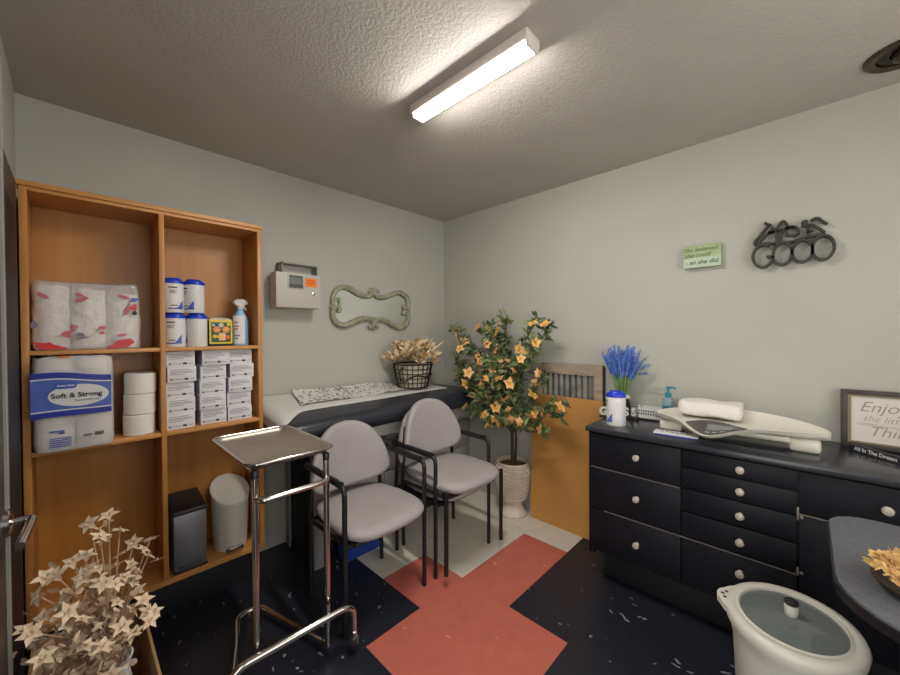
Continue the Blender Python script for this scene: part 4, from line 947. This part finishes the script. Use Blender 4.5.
MB().loft([rrect(X0 + .004, X1 - .004, Y0 + .004, Y1 - .004, .1, .744), rrect(X0 + .004, X1 - .004, Y0 + .004, Y1 - .004, .1, .75)], 'deskgrey').build('table_top', parent=gt, label='grey pebbled top')
MB().tube([(0, 0, .03), (0, 0, .718)], .03, 'blackmetal', n=16).build('column', parent=gt)
for k in range(4): a = k * pi / 2 + .785; MB().tube([(0, 0, .05), (.28 * cos(a), .28 * sin(a), .02)], .018, 'blackmetal', n=10).build('leg', parent=gt)
gd = thing('shallow_dish', 'shallow dark dish on the grey table under gold dried flowers', 'dish', (-1.102, -2.592, .75))
MB().lathe([(.05, 0), (.075, .008), (.095, .022), (.09, .022), (.07, .012), (.001, .008)], m='bronze', n=36, caps=False).build('bowl', parent=gd)
gf = thing('gold_dried_flowers', 'mound of gold dried flowers heaped in the shallow dish', 'dried flowers', (-1.102, -2.592, .762))
random.seed(5)
for k in range(60):
    q = MB(); a = k * 2.4; r = .088 * math.sqrt((k + .5) / 60); c = (r * cos(a), r * sin(a), .012 + .042 * (1 - (r / .11) ** 2))
    for j in range(14):
        dd = Vector((random.uniform(-1, 1), random.uniform(-1, 1), random.uniform(0, .9))); frond(q, c, dd, random.uniform(.012, .022), random.uniform(.004, .008), 'gold', .8)
    q.build('flower_head', parent=gf)

# ------------------------------------------------------------------ cardboard box, vase and beige branches
cb = thing('cardboard_box', 'open tan cardboard box on the floor in front of bookcase', 'box', (-2.35, -.90, 0))
a_, b_2, hb = .135, .27, .35
for nm_, p0, p1 in (('side', (-a_, -b_2, 0), (-a_ + .008, b_2, hb)), ('side', (a_ - .008, -b_2, 0), (a_, b_2, hb)), ('end', (-a_ + .008, -b_2, 0), (a_ - .008, -b_2 + .008, hb)), ('end', (-a_ + .008, b_2 - .008, 0), (a_ - .008, b_2, hb)), ('bottom', (-a_ + .008, -b_2 + .008, 0), (a_ - .008, b_2 - .008, .008))):
    MB().box(p0, p1, 'cardboard', bev=.001).build(nm_, parent=cb)
bv = thing('flower_vase', 'white vase inside the cardboard box', 'vase', (-2.315, -.93, .0085))
MB().lathe([(.05, 0), (.06, .01), (.068, .15), (.05, .27), (.04, .33), (.05, .37), (.045, .37), (.035, .33), (.05, .1)], m='whiteplastic', n=32, caps=False).build('body', parent=bv)
bf = thing('blossom_branches', 'bunch of beige artificial blossom branches in the white vase', 'flowers', (-2.315, -.93, .3))
rb = random.Random(12); tw = MB(); bl = []
ends = [(-2.312, -.86, .815), (-2.355, -.9, .82), (-2.335, -.95, .79), (-2.29, -.9, .77), (-2.255, -.86, .70), (-2.215, -.86, .69), (-2.225, -.9, .655), (-2.26, -.93, .64), (-2.245, -.98, .56), (-2.235, -1.0, .50), (-2.215, -.92, .47), (-2.39, -.95, .74), (-2.42, -.98, .73), (-2.37, -1.0, .71), (-2.45, -1.0, .70), (-2.40, -1.06, .66), (-2.46, -1.06, .64), (-2.33, -1.02, .68), (-2.30, -.98, .70), (-2.44, -1.12, .60), (-2.38, -1.12, .60), (-2.34, -1.10, .55), (-2.30, -1.08, .57), (-2.465, -1.17, .54), (-2.40, -1.2, .50), (-2.28, -1.02, .50), (-2.475, -1.0, .62), (-2.36, -.95, .70), (-2.35, -1.16, .48), (-2.43, -1.24, .47), (-2.36, -1.22, .45), (-2.47, -1.1, .50)]
for x, y, z in ends:
    e = Vector((x + 2.315, y + .93, (z - .3) * .93)); p = smooth([(0, 0, -.05), Vector((e.x * .35, e.y * .35, e.z * .55)), e], 8); tw.tube(p, [.0035, .0015], 'beige2', n=5); N = len(p)
    bl.append((p[-1], .86)); 
    for k in (int(N * .86), int(N * .7)): bl.append((p[k] + Vector((rb.uniform(-.035, .035), rb.uniform(-.035, .035), rb.uniform(-.02, .03))), rb.uniform(.62, .88)))
tw.build('twigs', parent=bf)
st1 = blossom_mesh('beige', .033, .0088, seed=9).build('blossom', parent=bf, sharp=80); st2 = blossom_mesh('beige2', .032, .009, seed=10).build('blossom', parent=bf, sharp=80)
u1 = u2 = 0
for k, (pos, s_) in enumerate(bl):
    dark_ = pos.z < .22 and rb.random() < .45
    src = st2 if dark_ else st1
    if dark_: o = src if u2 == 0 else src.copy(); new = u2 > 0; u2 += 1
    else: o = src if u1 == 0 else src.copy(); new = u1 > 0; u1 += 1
    if new: COL.objects.link(o); o.parent = bf
    out_ = Vector((pos.x * 2.2, pos.y * 2.2 - .15, .45)) + Vector((rb.uniform(-.5, .5), rb.uniform(-.5, .5), rb.uniform(-.2, .5)))
    o.location = pos; o.scale = (s_,) * 3; o.rotation_euler = (Vector(out_).to_track_quat('Z', 'Y') @ Quaternion((0, 0, 1), rb.uniform(0, 6.28))).to_euler()
fl = MB()
low = [e_ for e_ in ends[11:] if e_[0] < -2.29]
for k in range(520):
    x, y, z = rb.choice(low); t = rb.uniform(.4, .93)
    c = Vector(((x + 2.315) * t + rb.uniform(-.05, .03), (y + .93) * t + rb.uniform(-.05, .04), max(.05, (z - .3) * t * .95 + rb.uniform(-.06, .03))))
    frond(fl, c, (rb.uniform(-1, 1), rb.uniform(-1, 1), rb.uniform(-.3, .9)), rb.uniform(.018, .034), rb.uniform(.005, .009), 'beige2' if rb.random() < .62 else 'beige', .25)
fl.build('foliage', parent=bf, sharp=80)
